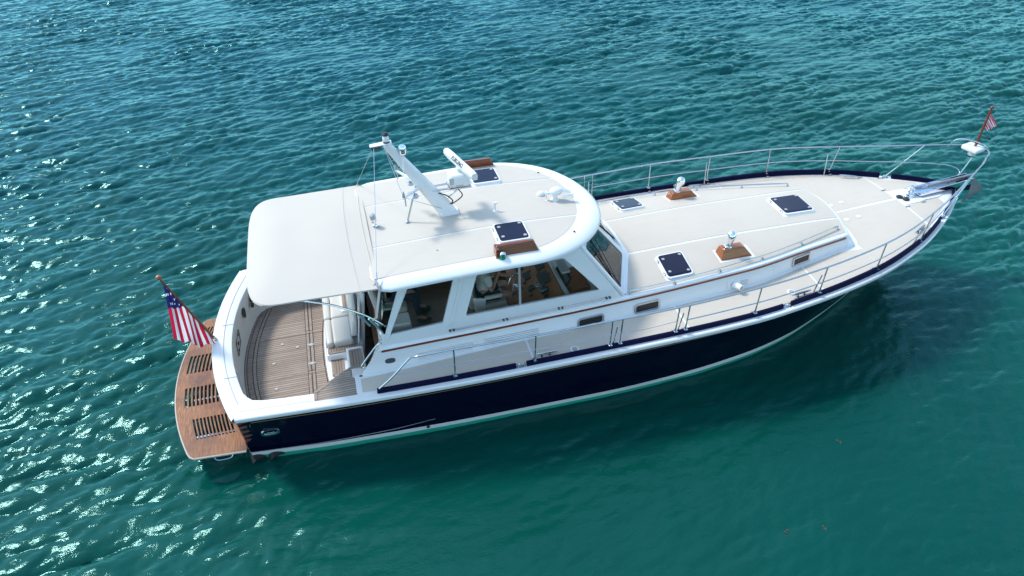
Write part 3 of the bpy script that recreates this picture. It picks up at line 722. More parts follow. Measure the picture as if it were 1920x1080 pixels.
# hatches
def hatch(x0, x1, y0, y1, zf, name="deck_hatch", raise_=.055):
    def P(u, v, h): return (u, v, zf(u, v)+h)
    zz = zf
    o = rrect(x0-.05, x1+.05, y0-.05, y1+.05, .07); o2 = rrect(x0-.028, x1+.028, y0-.028, y1+.028, .06); i = rrect(x0, x1, y0, y1, .045)
    fr = link(name, MB().grid([[P(*p, .0) for p in o], [P(*p, .012) for p in o], [P(*p, .018) for p in o2], [P(*p, raise_) for p in o2], [P(*p, raise_+.004) for p in i], [P(*p, .0) for p in i]], True), WHITE, yacht, smooth=30, bevel=.004)
    link("pane", MB().plate(i, [], lambda u, v: P(u, v, raise_+.010), lambda u, v: P(u, v, raise_-.012)), HATCHG, fr, smooth=0, bevel=.004)
    for u, v in ((x0+.06, y0+.10), (x0+.06, y1-.10), (x1-.05, y0+.06), (x1-.05, y1-.06)):
        link("latch", MB().lathe([(.028, 0), (.028, .010), (.012, .014), (.0001, .014)], P(u, v, raise_+.010), None, 10), GREY, fr)
    for v in (y0+.1, y1-.1): link("hinge", MB().box(P(x0-.03, v, raise_*.7), (.03, .07, .03)), STEEL, fr, bevel=.004)
for sg in (1, -1):
    a, b = (-1.34, -.84) if sg > 0 else (.84, 1.34)
    hatch(7.02, 7.46, a, b, ztop)
hatch(9.88, 10.47, -.30, .28, ztop)
# ventilator boxes with polished cowls
for sg in (1, -1):
    bz, tzv = 2.02, 2.185
    def bp(x, y, z): return (x, sg*y, z)
    bot = [bp(8.10, -1.19, ztop(8.1, 1.19)-.01), bp(8.72, -1.19, ztop(8.7, 1.19)-.01), bp(8.70, -.93, ztop(8.7, .93)-.01), bp(8.09, -.93, ztop(8.1, .93)-.01)]
    top = [bp(8.145, -1.115, tzv), bp(8.545, -1.115, tzv), bp(8.545, -.955, tzv), bp(8.135, -.955, tzv)]
    bx = link("ventilator_box", MB().hexa(bot, top), VARN2, yacht, bevel=.01)
    o_ = [(x+(-.03 if i in (0, 3) else .03), y+sg*(-.03 if i in (0, 1) else .03)) for i, (x, y, z) in enumerate(bot)]
    link("box_flange", MB().plate(o_ if sg > 0 else o_[::-1], [], lambda u, v: (u, v, ztop(u, abs(v))+.010), lambda u, v: (u, v, ztop(u, abs(v))-.01)), WHITE, bx, bevel=.004)
    R = Matrix.Rotation(math.radians(13), 3, 'Y') @ Matrix.Rotation(sg*math.radians(-3), 3, 'X')
    prof = [(.075, 0), (.075, .010), (.052, .016), (.050, .03), (.056, .08), (.068, .14), (.080, .19), (.084, .225), (.078, .262), (.060, .29), (.034, .307), (.0001, .313)]
    link("cowl", MB().lathe(prof, (8.26, -sg*1.035, tzv), R, 24), CHROME, bx, smooth=60)
# ------------------------------------------------------------------ deckhouse
def yw(x, z): return tt(x)-.035-.07*(z-1.8)
def rpoly(P, r, n=4):
    out = []
    for i, p in enumerate(P):
        p = Vector(p); a = (Vector(P[i-1])-p).normalized(); b = (Vector(P[(i+1) % len(P)])-p).normalized()
        for k in range(n+1):
            t = k/n; q0 = p+a*r*(1-t); q1 = p+b*r*t; out.append(tuple(p+a*r*(1-t)**2+b*r*t**2))
    return out
AFTW = rpoly([(2.18, 1.96), (3.03, 2.0), (3.27, 2.83), (2.58, 2.85)], .015)
MAINW = rpoly([(3.40, 2.05), (5.70, 2.075), (5.05, 2.82), (3.63, 2.81)], .05)
BODY = [(2.02, tz_(2.0)-.01), (4.0, tz_(4)-.01), (6.12, tz_(6.12)-.01), (5.33, 2.93), (2.45, 2.93)]
for sg in (1, -1):
    wl = link("house_side", MB().plate(BODY, [AFTW[::-1], MAINW[::-1]], lambda u, w: (u, -sg*yw(u, w), w), lambda u, w: (u, -sg*(yw(u, w)-.05), w)), WHITE, yacht, smooth=30)
    def grow(P, k): c = sum((Vector(p) for p in P), Vector((0, 0)))/len(P); return [tuple(c+(Vector(p)-c)*k) for p in P]
    for nm, W in (("aft_window", AFTW), ("saloon_window", MAINW)):
        link(nm, MB().plate(grow(W, 1.02), [], lambda u, w: (u, -sg*(yw(u, w)-.026), w), lambda u, w: (u, -sg*(yw(u, w)-.032), w)), WINDOW, yacht, smooth=0)
    fo = grow(MAINW, 1.045)
    link("window_frame", MB().plate(fo, [MAINW[::-1]], lambda u, w: (u, -sg*(yw(u, w)+.008), w), lambda u, w: (u, -sg*(yw(u, w)-.004), w)), WHITE, yacht, bevel=.003)
    m = MB(); m.hexa([(4.30, -sg*(yw(4.3, 2.05)-.010), 2.05), (4.335, -sg*(yw(4.3, 2.05)-.010), 2.05), (4.335, -sg*(yw(4.3, 2.05)-.045), 2.05), (4.30, -sg*(yw(4.3, 2.05)-.045), 2.05)],
             [(4.30, -sg*(yw(4.3, 2.82)-.010), 2.82), (4.335, -sg*(yw(4.3, 2.82)-.010), 2.82), (4.335, -sg*(yw(4.3, 2.82)-.045), 2.82), (4.30, -sg*(yw(4.3, 2.82)-.045), 2.82)])
    link("window_mullion", m, GREY, yacht)
    # raised trim posts either side of the aft window
    for (a, b), w_ in ((((2.10, 1.90), (2.53, 2.90)), .05), (((3.12, 1.93), (3.40, 2.90)), .05)):
        m = MB().hexa([(a[0], -sg*(yw(*a)+.022), a[1]), (a[0]+w_, -sg*(yw(*a)+.022), a[1]), (a[0]+w_, -sg*(yw(*a)-.02), a[1]), (a[0], -sg*(yw(*a)-.02), a[1])],
               [(b[0], -sg*(yw(*b)+.022), b[1]), (b[0]+w_, -sg*(yw(*b)+.022), b[1]), (b[0]+w_, -sg*(yw(*b)-.02), b[1]), (b[0], -sg*(yw(*b)-.02), b[1])])
        link("window_post", m, WHITE, yacht, bevel=.008)
    pts = [(x, -sg*(yw(x, 1.90)+.03), tz_(x)+.075) for x in lin(3.14, 5.86, 14)]
    tr = link("curtain_rail", MB().tube(pts, .010, 6), STEEL, yacht); m = MB()
    for x in (3.16, 4.05, 5.0, 5.84): m.box((x-.03, -sg*(yw(x, 1.9)+.02), tz_(x)+.073), (.035, .05, .03)); m.box((x+.03, -sg*(yw(x, 1.9)+.02), tz_(x)+.073), (.035, .05, .03))
    link("rail_bracket", m, DARKG, tr, bevel=.004)
    # aft corner: inboard post, sill, glass
    A0, A1 = Vector((2.06, -sg*yw(2.06, 1.9), 1.86)), Vector((2.45, -sg*yw(2.45, 2.9), 2.90))
    B0, B1 = Vector((2.0, -sg*1.14, 1.86)), Vector((2.22, -sg*1.16, 2.92))
    m = MB(); m.tube([B0, B1], .032, 4); m.tube([A0+Vector((0, 0, .14)), B0+Vector((0, 0, .14))], .03, 4)
    link("aft_post", m, WHITE, yacht, smooth=0)
    link("aft_corner_glass", MB().grid([[A0, B0], [A1, B1]]), WINDOW, yacht, solid=.006)
    link("aft_corner_panel", MB().hexa([A0+Vector((0, 0, -.9)), B0+Vector((0, 0, -.9)), B0+Vector((.05, 0, -.9)), A0+Vector((.05, 0, -.9))], [A0+Vector((0, 0, .13)), B0+Vector((0, 0, .13)), B0+Vector((.05, 0, .13)), A0+Vector((.05, 0, .13))]), WHITE, yacht, bevel=.01)
# windscreen: three raked panes with frames
def bil(Q4): 
    a, b, c, d = (Vector(q) for q in Q4); n = (b-a).cross(d-a).normalized()
    return (lambda u, v, o: (a*(1-u)+b*u)*(1-v)+(d*(1-u)+c*u)*v+n*o)
def screen(Q4):
    f = bil(Q4); hole = rpoly([(.07, .10), (.93, .10), (.93, .93), (.07, .93)], .05)
    link("windscreen_frame", MB().plate([(0, 0), (1, 0), (1, 1), (0, 1)], [hole[::-1]], lambda u, v: f(u, v, .02), lambda u, v: f(u, v, -.03)), WHITE, yacht, bevel=.006)
    link("windscreen_pane", MB().plate([(.06, .09), (.94, .09), (.94, .94), (.06, .94)], [], lambda u, v: f(u, v, .002), lambda u, v: f(u, v, -.005)), WSCR, yacht, smooth=0)
zb_ = lambda x, y: ztop(x, y)-.01
I0 = (6.53, .57, zb_(6.53, .57)); O0 = (6.15, 1.475, tz_(6.15)); O1 = (5.36, 1.40, 2.93); I1 = (5.74, .52, 2.95)
my = lambda p: (p[0], -p[1], p[2])
screen([my(I0), I0, I1, my(I1)]); screen([my(O0), my(I0), my(I1), my(O1)]); screen([I0, O0, O1, I1])
m = MB()
rows = [[(wsx(y)+o, y, ztop(wsx(y), y)+h_) for y in [-1.46, -1.2, -.9, -.57, -.3, 0, .3, .57, .9, 1.2, 1.46]] for o, h_ in ((-.05, .03), (-.01, .03), (.025, .004))]
link("windscreen_base", m.grid(rows), WHITE, yacht)
for sg, y0 in ((1, 0), (-1, 0)):
    f = bil([my(O0), my(I0), my(I1), my(O1)]) if sg > 0 else bil([I0, O0, O1, I1])
    U = (lambda u: u) if sg > 0 else (lambda u: 1-u)
    wp = link("wiper", MB().tube([f(U(.62), .96, .06), f(U(.40), .62, .045), f(U(.16), .25, .03)], [.011, .008, .006], 6), BLACK, yacht)
    link("wiper_blade", MB().tube([f(U(.30), .82, .03), f(U(.10), .12, .026)], .010, 5), BLACK, wp)
f = bil([my(I0), I0, I1, my(I1)]); wp = link("wiper", MB().tube([f(.5, .98, .06), f(.35, .6, .05), f(.2, .4, .03)], [.011, .008, .006], 6), BLACK, yacht)
link("wiper_blade", MB().tube([f(.12, .66, .03), f(.28, .16, .026)], .016, 5), BLACK, wp)

# ------------------------------------------------------------------ hardtop
RX0, RXC, RA, RW = 2.03, 4.4, 1.69, 1.675
zr = pchip([1.9, 3.3, 4.3, 5.4, 6.1], [3.015, 3.08, 3.11, 3.095, 3.045])
def rp(t, e):
    """t: 0..1 round the perimeter from aft starboard over the bow to aft port; e: 0 centre .. 1 edge"""
    Ls, Le = RXC-RX0, 2.64; T = 2*Ls+2*Le; d = t*T
    cf = lambda x: 1-.12*max(0, (2.36-x)/.33)**2.4
    if d < Ls: return RX0+d, -RW*e*cf(RX0+d)
    if d > T-Ls: return RX0+(T-d), RW*e*cf(RX0+T-d)
    a = -math.pi/2+math.pi*(d-Ls)/(2*Le); return RXC+RA*e*math.cos(a), RW*e*math.sin(a)
def rz(x, y, e):
    k = max(0, (e-.84)/.16); return zr(x)-.03*e*e-.08*k**3.2
TS = lin(0, 1, 81); rows = []
for e in (0, .2, .4, .6, .75, .84, .88, .92, .95, .975, .99, 1.0): rows.append([(*rp(t, e), rz(*rp(t, e), e)) for t in TS])
for e, dz in ((1.004, -.02), (1.002, -.05), (.985, -.062), (.93, -.062), (.9, -.04), (.6, -.03), (0, -.0)): rows.append([(*rp(t, e), rz(rp(t, e)[0], 0, 1.0)+dz) for t in TS])
mb = MB().grid(rows); n = 81; R_ = len(rows)
mb.f.append(tuple(i*n for i in range(R_))); mb.f.append(tuple(i*n+n-1 for i in reversed(range(R_))))
link("hardtop", mb, WHITE, yacht, smooth=40)
# nonskid panels on the hardtop (three, split by two white lines)
def rw_in(x): return 1.46 if x < 4.35 else 1.46*math.sqrt(max(0, 1-((x-4.35)/1.31)**2))
def re_(x, y): return abs(y)/RW if x < RXC else math.hypot((x-RXC)/RA, y/RW)
for y0, y1 in ((-.64, .64), (.675, 9), (-9, -.675)):
    rows = []
    xe = 4.35+1.31*math.sqrt(1-(max(min(abs(y0), abs(y1)), 0)/1.46)**2) if y0*y1 > 0 else 4.35+1.31
    X = lin(2.05, 4.35, 16)+[4.35+(xe-.002-4.35)*math.sin(a) for a in lin(0.06, math.pi/2, 18)]
    for x in X:
        w = rw_in(x); lo, hi = max(y0, -w), min(y1, w)
        if y0 > 0: hi = max(hi, lo+.001)
        elif y1 < 0: lo = min(lo, hi-.001)
        rows.append([(x, lo+(hi-lo)*k/10, rz(x, 0, re_(x, lo+(hi-lo)*k/10))+.0045) for k in range(11)])
    link("hardtop_panel", MB().grid(rows, flip=True), BEIGE2, yacht)
def zroof(x, y): return rz(x, y, re_(x, y))
hatch(4.09, 4.55, -1.20, -.72, zroof, "roof_hatch"); hatch(4.09, 4.55, .72, 1.20, zroof, "roof_hatch")
for sg in (1, -1):
    def q(x, y, z): return (x, -sg*y, z)
    bd = link("light_board", MB().hexa([q(3.95, 1.43, 3.02), q(4.66, 1.43, 3.02), q(4.66, 1.52, 2.985), q(3.95, 1.52, 2.985)], [q(3.95, 1.40, 3.25), q(4.55, 1.40, 3.25), q(4.55, 1.46, 3.245), q(3.95, 1.46, 3.245)]), VARN, yacht, bevel=.01)
    link("board_bracket", MB().box(q(3.955, 1.45, 3.12), (.05, .17, .22)), VARN, bd, bevel=.006)
    link("board_foot", MB().box(q(4.1, 1.53, 2.975), (.05, .05, .03)).box(q(4.55, 1.53, 2.975), (.05, .05, .03)), STEEL, bd)
    li = link("side_light", MB().lathe([(.05, 0), (.05, .03), (.045, .03), (.045, .115), (.05, .115), (.05, .135), (.03, .15), (.0001, .152)], q(4.03, 1.535, 3.03), None, 16), CHROME, yacht)
    link("lens", MB().lathe([(.047, 0), (.047, .08)], q(4.03, 1.535, 3.062), None, 16), GREENL if sg > 0 else REDL, li)
# ------------------------------------------------------------------ awning
def ap(t, e):
    Ls, Le = 2.13-.9, 2.0; T = 2*Ls+2*Le; d = t*T
    if d < Ls: x = 2.13-d; return x, -(1.585+.03*(x-.9))*e
    if d > T-Ls: x = 2.13-(T-d); return x, (1.585+.03*(x-.9))*e
    a = -math.pi/2-math.pi*(d-Ls)/(2*Le); c, s = math.cos(a), math.sin(a)
    return .9+.69*e*math.copysign(abs(c)**.44, c), 1.585*e*math.copysign(abs(s)**.44, s)
def az(x, e): return 3.055-.125*e*e+.012*math.sin(x*5)*(1-e)+.012*(x-1)
TA = lin(0, 1, 97); rows = []
for e in (0, .15, .3, .45, .6, .75, .87, .95, .985, 1.0): rows.append([(*ap(t, e), az(ap(t, e)[0], e)) for t in TA])
rows.append([(*ap(t, 1.004), az(ap(t, 1)[0], 1)-.018) for t in TA]); rows.append([(*ap(t, .99), az(ap(t, 1)[0], 1)-.035) for t in TA])
for e in (.9, .6, .3, 0): rows.append([(*ap(t, e), az(ap(t, e)[0], e)-.03) for t in TA])
aw = link("awning", MB().grid(rows), CANVAS, yacht, smooth=45)
m = MB()
for xb in (1.78, 2.04):
    L_ = [(xb+.06*(s*s), s*1.6, az(xb+.06*s*s, abs(s))+.003) for s in lin(-1, 1, 33)]; m.tube(L_, .004 if xb < 2 else .008, 6)
link("awning_seam", m, CANVAS, aw)
link("awning_hem", MB().tube([(*ap(t, 1.0), az(ap(t, 1)[0], 1)-.022) for t in TA[26:71]], .014, 6), CANVAS, aw)
for sg in (1, -1):
    po = link("awning_pole", MB().tube(curve([(.95, -sg*1.52, 2.885), (1.07, -sg*1.50, 2.83), (1.42, -sg*1.48, 2.66), (1.76, -sg*1.46, 2.43), (1.90, -sg*1.45, 2.31), (2.11, -sg*1.45, 2.10)]), .017, 8), STEEL, yacht)
    link("pole_strut", MB().tube([(1.76, -sg*1.46, 2.40), (1.90, -sg*1.47, 2.15)], .024, 8).tube([(1.90, -sg*1.46, 2.28), (2.06, -sg*1.49, 2.02)], .022, 8), STEEL, po)
    link("pole_socket", MB().tube([(1.97, -sg*1.45, 2.24), (2.12, -sg*1.45, 2.09)], .028, 10).box((.94, -sg*1.52, 2.885), (.09, .05, .04)), STEEL, po)
    link("awning_bar", MB().tube([(.6, -sg*1.50, 2.905), (2.1, -sg*1.57, 2.90)], .016, 8), STEEL, aw)
    link("awning_bracket", MB().tube([(2.0, -sg*1.58, 2.90), (2.10, -sg*1.50, 2.98)], .02, 6), GREY, aw)

# ------------------------------------------------------------------ mast and roof gear
def blade(base, top, cb, ct, tb, tp, n=10):
    B, T = Vector(base), Vector(top); rows = []
    for i in range(n+1):
        f = i/n; c = B+(T-B)*f; ch = cb+(ct-cb)*f; th = tb+(tp-tb)*f; r = []
        ax = Vector((1, 0, 0)) if f < .03 else Vector((.83, 0, .56))
        for k in range(16):
            a = 2*math.pi*k/16; cx = math.copysign(abs(math.cos(a))**.55, math.cos(a)); cy = math.copysign(abs(math.sin(a))**.55, math.sin(a))
            r.append(c+ax*(ch/2*cx)+Vector((0, th/2*cy, 0)))
        rows.append(r)
    m = MB().grid(rows, True); m.f += [tuple(range(15, -1, -1)), tuple(n*16+k for k in range(16))]; return m
mast = link("mast", blade((3.49, -.03, 3.10), (2.60, -.0, 4.44), .30, .125, .15, .085), WHITE, yacht, smooth=50)
link("mast_step", MB().hexa([(3.33, -.13, 3.07), (3.66, -.13, 3.07), (3.66, .07, 3.07), (3.33, .07, 3.07)], [(3.35, -.115, 3.155), (3.64, -.115, 3.155), (3.64, .055, 3.155), (3.35, .055, 3.155)]), WHITE, mast, bevel=.012)
link("mast_cap", MB().hexa([(2.34, -.05, 4.44), (2.68, -.06, 4.46), (2.68, .06, 4.46), (2.34, .05, 4.44)], [(2.34, -.05, 4.455), (2.68, -.06, 4.485), (2.68, .06, 4.485), (2.34, .05, 4.455)]), WHITE, mast, bevel=.006)
link("masthead_light", MB().lathe([(.05, 0), (.05, .03)], (2.60, 0, 4.475), None, 16).lathe([(.05, .12), (.052, .14), (.03, .165), (.0001, .167)], (2.60, 0, 4.475), None, 16), BLACK, mast)
link("light_lens", MB().lathe([(.053, .03), (.053, .085), (.048, .09), (.048, .12)], (2.60, 0, 4.475), None, 16), WHITE, mast)
link("mast_bracket", MB().box((2.44, .0, 4.41), (.16, .05, .05)), DARKG, mast)
link("floodlight", MB().lathe([(.058, 0), (.062, .05), (.062, .12), (.05, .135), (.0001, .138)], (2.83, -.02, 4.27), Matrix.Rotation(.15, 3, 'X'), 16), CHROME, mast)
link("floodlight_glass", MB().box((2.83, -.083, 4.33), (.055, .012, .075)).tube([(2.74, 0, 4.25), (2.83, -.01, 4.27)], .016, 6), BLACK, mast)
m = MB()
for s in (1, -1): m.tube([(3.08, 0, 3.64), (2.90, s*.24, 3.70), (2.73, s*.47, 3.74)], [.034, .028, .020], 8)
m.tube([(3.13, -.08, 3.66), (3.02, 0, 3.64), (3.13, .08, 3.66)], .018, 6)
link("spreader", m, WHITE, mast)
for s in (1, -1): link("spreader_fitting", MB().lathe([(.02, 0), (.024, .05), (.012, .09), (.0001, .12)], (2.73, s*.47, 3.74), None, 8).tube([(2.75, s*.45, 3.72), (2.75, s*.46, 3.58)], .01, 6), GREY, mast)
for s in (1, -1):
    d = MB().lathe([(.06, 0), (.065, .015), (.045, .05), (.0001, .065)], (2.93, s*.22, 3.58), None, 14); link("deck_lamp", d, STEEL, mast)
link("mast_strut", MB().tube([(2.78, -.10, 3.08), (2.985, -.03, 3.70)], .016, 8).lathe([(.04, 0), (.03, .02), (.012, .03)], (2.78, -.10, 3.075), None, 10), STEEL, mast)
for s in (1, -1):
    m = MB(); m.tube([(2.40, s*.03, 4.43), (2.09, s*1.60, 2.97)], .0045, 5); m.tube([(2.73, s*.47, 3.74), (3.40, s*.07, 3.20)], .004, 5)
    m.tube([(2.73, s*.47, 3.74), (2.55, s*.04, 4.42)], .004, 5); m.tube([(2.73, s*.47, 3.66), (2.83, s*.05, 4.3)], .003, 4)
    link("stay_wire", m, STEEL, mast)
for s in (1, -1):
    m = MB().tube([(2.105, s*1.53, 3.03), (2.09, s*1.60, 2.965)], .012, 6).tube([(2.094, s*1.585, 2.99), (2.12, s*1.46, 3.12)], .010, 6)
    link("turnbuckle", m, STEEL, mast)
# radar on its bracket
rad = link("radar", MB().box((3.69, 0, 3.70), (.36, .28, .25)), WHITE, yacht, bevel=.07, seg=4)
bd = Vector((3.60, .50, 3.965))-Vector((3.86, -.50, 3.965)); L_ = bd.length; bx = bd.normalized(); bn = Vector((-bx.y, bx.x, 0)); bn = bn if bn.x < 0 else -bn
rows = []
for i in range(13):
    t = -1+2*i/12; c = Vector((3.73, 0, 3.95))+bx*(t*L_/2); r = []
    sc = 1 if abs(t) < .95 else .86
    for k in range(20):
        a = 2*math.pi*k/20; r.append(c+bn*(.062*sc*math.copysign(abs(math.cos(a))**.75, math.cos(a)))+Vector((0, 0, .068*sc*math.copysign(abs(math.sin(a))**.75, math.sin(a)))))
    rows.append(r)
mb = MB().grid(rows, True); mb.f += [tuple(range(19, -1, -1)), tuple(12*20+k for k in range(20))]
sb = link("scanner_bar", mb, WHITE, rad, smooth=50)
link("scanner_pivot", MB().lathe([(.075, 0), (.065, .07)], (3.72, 0, 3.82), None, 16), WHITE, rad)
link("gearbox_recess", MB().box((3.55, -.143, 3.72), (.07, .004, .12)).box((3.68, -.143, 3.63), (.12, .004, .03)), LTGREY, rad, bevel=.0015)
cu = bpy.data.curves.new("lettering", 'FONT'); cu.body = "FURUNO"; cu.size = .088; cu.align_x = 'CENTER'; cu.align_y = 'CENTER'; cu.extrude = .0015; cu.space_character = 1.12; cu.offset = .0016
tmp = bpy.data.objects.new("lettering_tmp", cu); COL.objects.link(tmp)
bpy.context.view_layer.update()
me = bpy.data.meshes.new_from_object(tmp.evaluated_get(bpy.context.evaluated_depsgraph_get())); bpy.data.objects.remove(tmp)
tx = -bx; ty = (Vector((0, 0, 1))*.72+bn*-.70).normalized(); tz = tx.cross(ty).normalized()
if tz.dot(bn) < 0: tx = -tx; tz = -tz
Mt = Matrix((tx, ty, tz)).transposed().to_4x4(); Mt.translation = Vector((3.73, 0, 3.95))+bn*.053+Vector((0, 0, .050))
me.transform(Mt); me.materials.clear(); me.materials.append(BLACK)
lo_ = bpy.data.objects.new("lettering", me); COL.objects.link(lo_); lo_.parent = rad
m = MB()
for s in (1, -1): m.tube([(3.24, s*.07, 3.57), (3.86, s*.10, 3.585)], .016, 8)
m.tube([(3.42, .0, 3.31), (3.60, 0, 3.45), (3.80, 0, 3.575)], .016, 8).box((3.69, 0, 3.578), (.38, .26, .02))
m.tube([(3.86, -.14, 3.585), (3.86, .14, 3.585)], .014, 8)
link("radar_bracket", m, STEEL, rad)
link("radar_cable", MB().tube(curve([(3.28, -.05, 3.52), (3.45, -.12, 3.48), (3.55, -.12, 3.36), (3.50, -.06, 3.26)]), .011, 6).tube(curve([(3.62, -.06, 3.58), (3.72, -.1, 3.44), (3.62, -.1, 3.34), (3.5, -.04, 3.24)]), .010, 6), BLACK, rad)
# twin trumpet horn, domes, small fittings
z = zroof(5.32, -.1); hn = link("horn", MB().lathe([(.075, 0), (.075, .01), (.045, .03), (.04, .12)], (5.32, -.10, z), None, 18).ell((5.34, -.11, z+.17), (.115, .085, .075)), WHITE, yacht, smooth=60)
m = MB().tube([(5.42, -.13, z+.17), (5.50, -.14, z+.17), (5.56, -.15, z+.17), (5.575, -.15, z+.17)], [.020, .024, .034, .05], 14)
m.tube([(5.42, -.20, z+.10), (5.54, -.21, z+.10), (5.60, -.21, z+.10), (5.61, -.21, z+.10)], [.016, .02, .03, .042], 14)
m.tube([(5.26, -.10, z+.15), (5.17, -.09, z+.14)], .02, 8).lathe([(.03, 0), (.018, .02), (.018, .12), (.04, .15), (.0001, .16)], (5.17, -.09, z), None, 12)
link("trumpet", m, CHROME, hn)
link("gps_dome", MB().lathe([(.055, 0), (.06, .015), (.06, .045), (.045, .065), (.0001, .07)], (5.126, .10, zroof(5.1, .1)), None, 18), WHITE, yacht, smooth=50)
z = zroof(4.24, -.22); link("antenna_mount", MB().lathe([(.045, 0), (.04, .01), (.014, .02), (.012, .13), (.02, .14), (.02, .165), (.0001, .17)], (4.24, -.22, z), None, 14).tube([(4.21, -.22, z+.15), (4.285, -.22, z+.15)], .015, 8), WHITE, yacht)
z = zroof(2.3, -.03)+.03; al = link("anchor_light", MB().lathe([(.05, 0), (.045, .015), (.02, .03), (.02, .06), (.05, .07), (.052, .13)], (2.26, -.04, z), Matrix.Rotation(-.18, 3, 'Y'), 16), CHROME, yacht)
link("lens", MB().lathe([(.05, .13), (.05, .20), (.03, .22), (.0001, .225)], (2.26, -.04, z), Matrix.Rotation(-.18, 3, 'Y'), 16), GREY, al)
for x, y, rr in ((5.33, .92, .018), (5.32, -1.14, .018), (3.10, -1.05, .012)): link("roof_fitting", MB().lathe([(rr, 0), (rr, .012), (.0001, .014)], (x, y, zroof(x, y)+.004), None, 12), DARKG if rr > .015 else GREY, yacht)

# ------------------------------------------------------------------ guard rails
RT = pchip([1.8, 2.46, 3.07, 4.36, 5.7, 6.94, 8.23, 9.54, 10.82, 12.05, 13.1, 13.8], [1.93, 1.95, 1.99, 2.02, 2.06, 2.10, 2.17, 2.235, 2.335, 2.435, 2.56, 2.66])
def ry(x): return ys_(min(x, 12.06))-.06+.02 if x <= 12.06 else None
FR = [(12.55, 1.225, 2.49), (13.0, .99, 2.545), (13.5, .72, 2.62), (13.95, .46, 2.69), (14.22, .27, 2.735)]
XST = [3.07, 4.36, 5.62, 5.79, 6.76, 6.94, 8.23, 9.54, 10.83, 12.06]
for sg in (1, -1):
    q = lambda p: (p[0], -sg*p[1], p[2])
    top = [q((x, ry(x), RT(x))) for x in lin(2.52, 12.06, 40)]+[q(p) for p in FR]
    foot = [q((1.845, ys_(1.8)-.07, 1.33)), q((2.10, 2.10, 1.58)), q((2.36, 2.10, 1.86)), q((2.43, 2.11, 1.92))]
    gr = link("guard_rail", MB().tube(curve(foot+top[:1], 4)[:-1]+[Vector(p) for p in top], .0155, 8), STEEL, yacht, smooth=60)
    for x in XST:
        yb = ys_(x)-.066; zb = zs_(x)+.03; xt = x+(.0 if x < 12 else .10); yt = ry(min(xt, 12.06)) if x < 12 else 1.405
        st = link("stanchion", MB().tube([q((x, yb, zb)), q((xt, yt, RT(xt)))], .0125, 8), STEEL, yacht)
        link("stanchion_base", MB().box(q((x, yb+.005, zb+.09)), (.06, .075, .012)).lathe([(.022, .09), (.018, .13)], q((x, yb, zb)), None, 8).box(q((x, yb-.06, zb+.03)), (.05, .04, .05)), STEEL, st)
    for x in (5.70, 6.84, 9.46, 11.95): yb = ys_(x)-.13; link("stanchion_brace", MB().tube([q((x, yb, zs_(x)+.05)), q((x+.02, ry(min(x, 12.06))-.02, RT(x)-.16))], .011, 6), STEEL, yacht)
    # bow leg of the pulpit and mid rail
    link("pulpit_leg", MB().tube([q((13.02, ys_(13.02)-.07, zs_(13)+.06)), q((13.60, .665, 2.635))], .013, 8), STEEL, yacht)
    mid = [q((x, (ys_(x)-.066+ry(x))/2+.01, (zs_(x)+.03+RT(x))/2)) for x in lin(6.94, 12.06, 26)]
    mid += [q((12.6, 1.14, 2.17)), q((13.2, .80, 2.24)), q((13.75, .46, 2.29)), q((14.05, .25, 2.29)), q((14.17, .15, 2.2)), q((14.13, .13, 2.06))]
    link("mid_rail", MB().tube(curve(mid, 3), .0105, 8), STEEL, yacht, smooth=60)
    w = [q((x, (ys_(x)-.066+ry(x))/2+.01, (zs_(x)+.06+RT(x))/2)) for x in lin(2.15, 5.79, 16)]
    link("life_line", MB().tube(w, .005, 5), STEEL, yacht)
    w = [q((5.79, 2.27, 1.76)), q((6.2, 2.26, 1.735)), q((6.76, 2.275, 1.79))]; link("gate_line", MB().tube(curve(w), .005, 5), STEEL, yacht)
# pulpit nose: loop round the rail box, legs down to the bow roller
loop = [(14.22, -.27, 2.735), (14.36, -.17, 2.75), (14.42, 0, 2.76), (14.36, .17, 2.75), (14.22, .27, 2.735)]
link("pulpit_nose", MB().tube(curve(loop), .0155, 8), STEEL, yacht, smooth=60)
for s in (1, -1):
    m = MB(); m.tube(curve([(14.33, s*.19, 2.75), (14.37, s*.16, 2.55), (14.22, s*.13, 2.24), (14.10, s*.12, 2.02)]), .013, 8)
    link("pulpit_support", m, STEEL, yacht)
hp_ = [(13.98, -.17, 2.80), (14.02, -.17, 2.93), (14.02, .17, 2.93), (13.98, .17, 2.80)]
link("box_hoop", MB().tube(curve([(13.93, .42, 2.69), (13.96, .30, 2.88), (14.05, .10, 2.95), (14.2, -.08, 2.92), (14.38, -.12, 2.78)]), .012, 8), STEEL, yacht)
bxx = link("rail_box", MB().box((14.13, .02, 2.80), (.30, .34, .10), Matrix.Rotation(.25, 3, 'Z')), WHITE, yacht, bevel=.035, seg=4)
link("bow_light", MB().lathe([(.05, 0), (.075, .03), (.075, .06), (.04, .09)], (14.10, -.02, 2.66), None, 14), WHITE, bxx)
link("light_lens", MB().lathe([(.055, 0), (.04, -.03), (.0001, -.03)], (14.10, -.02, 2.665), None, 14), BLACK, bxx)
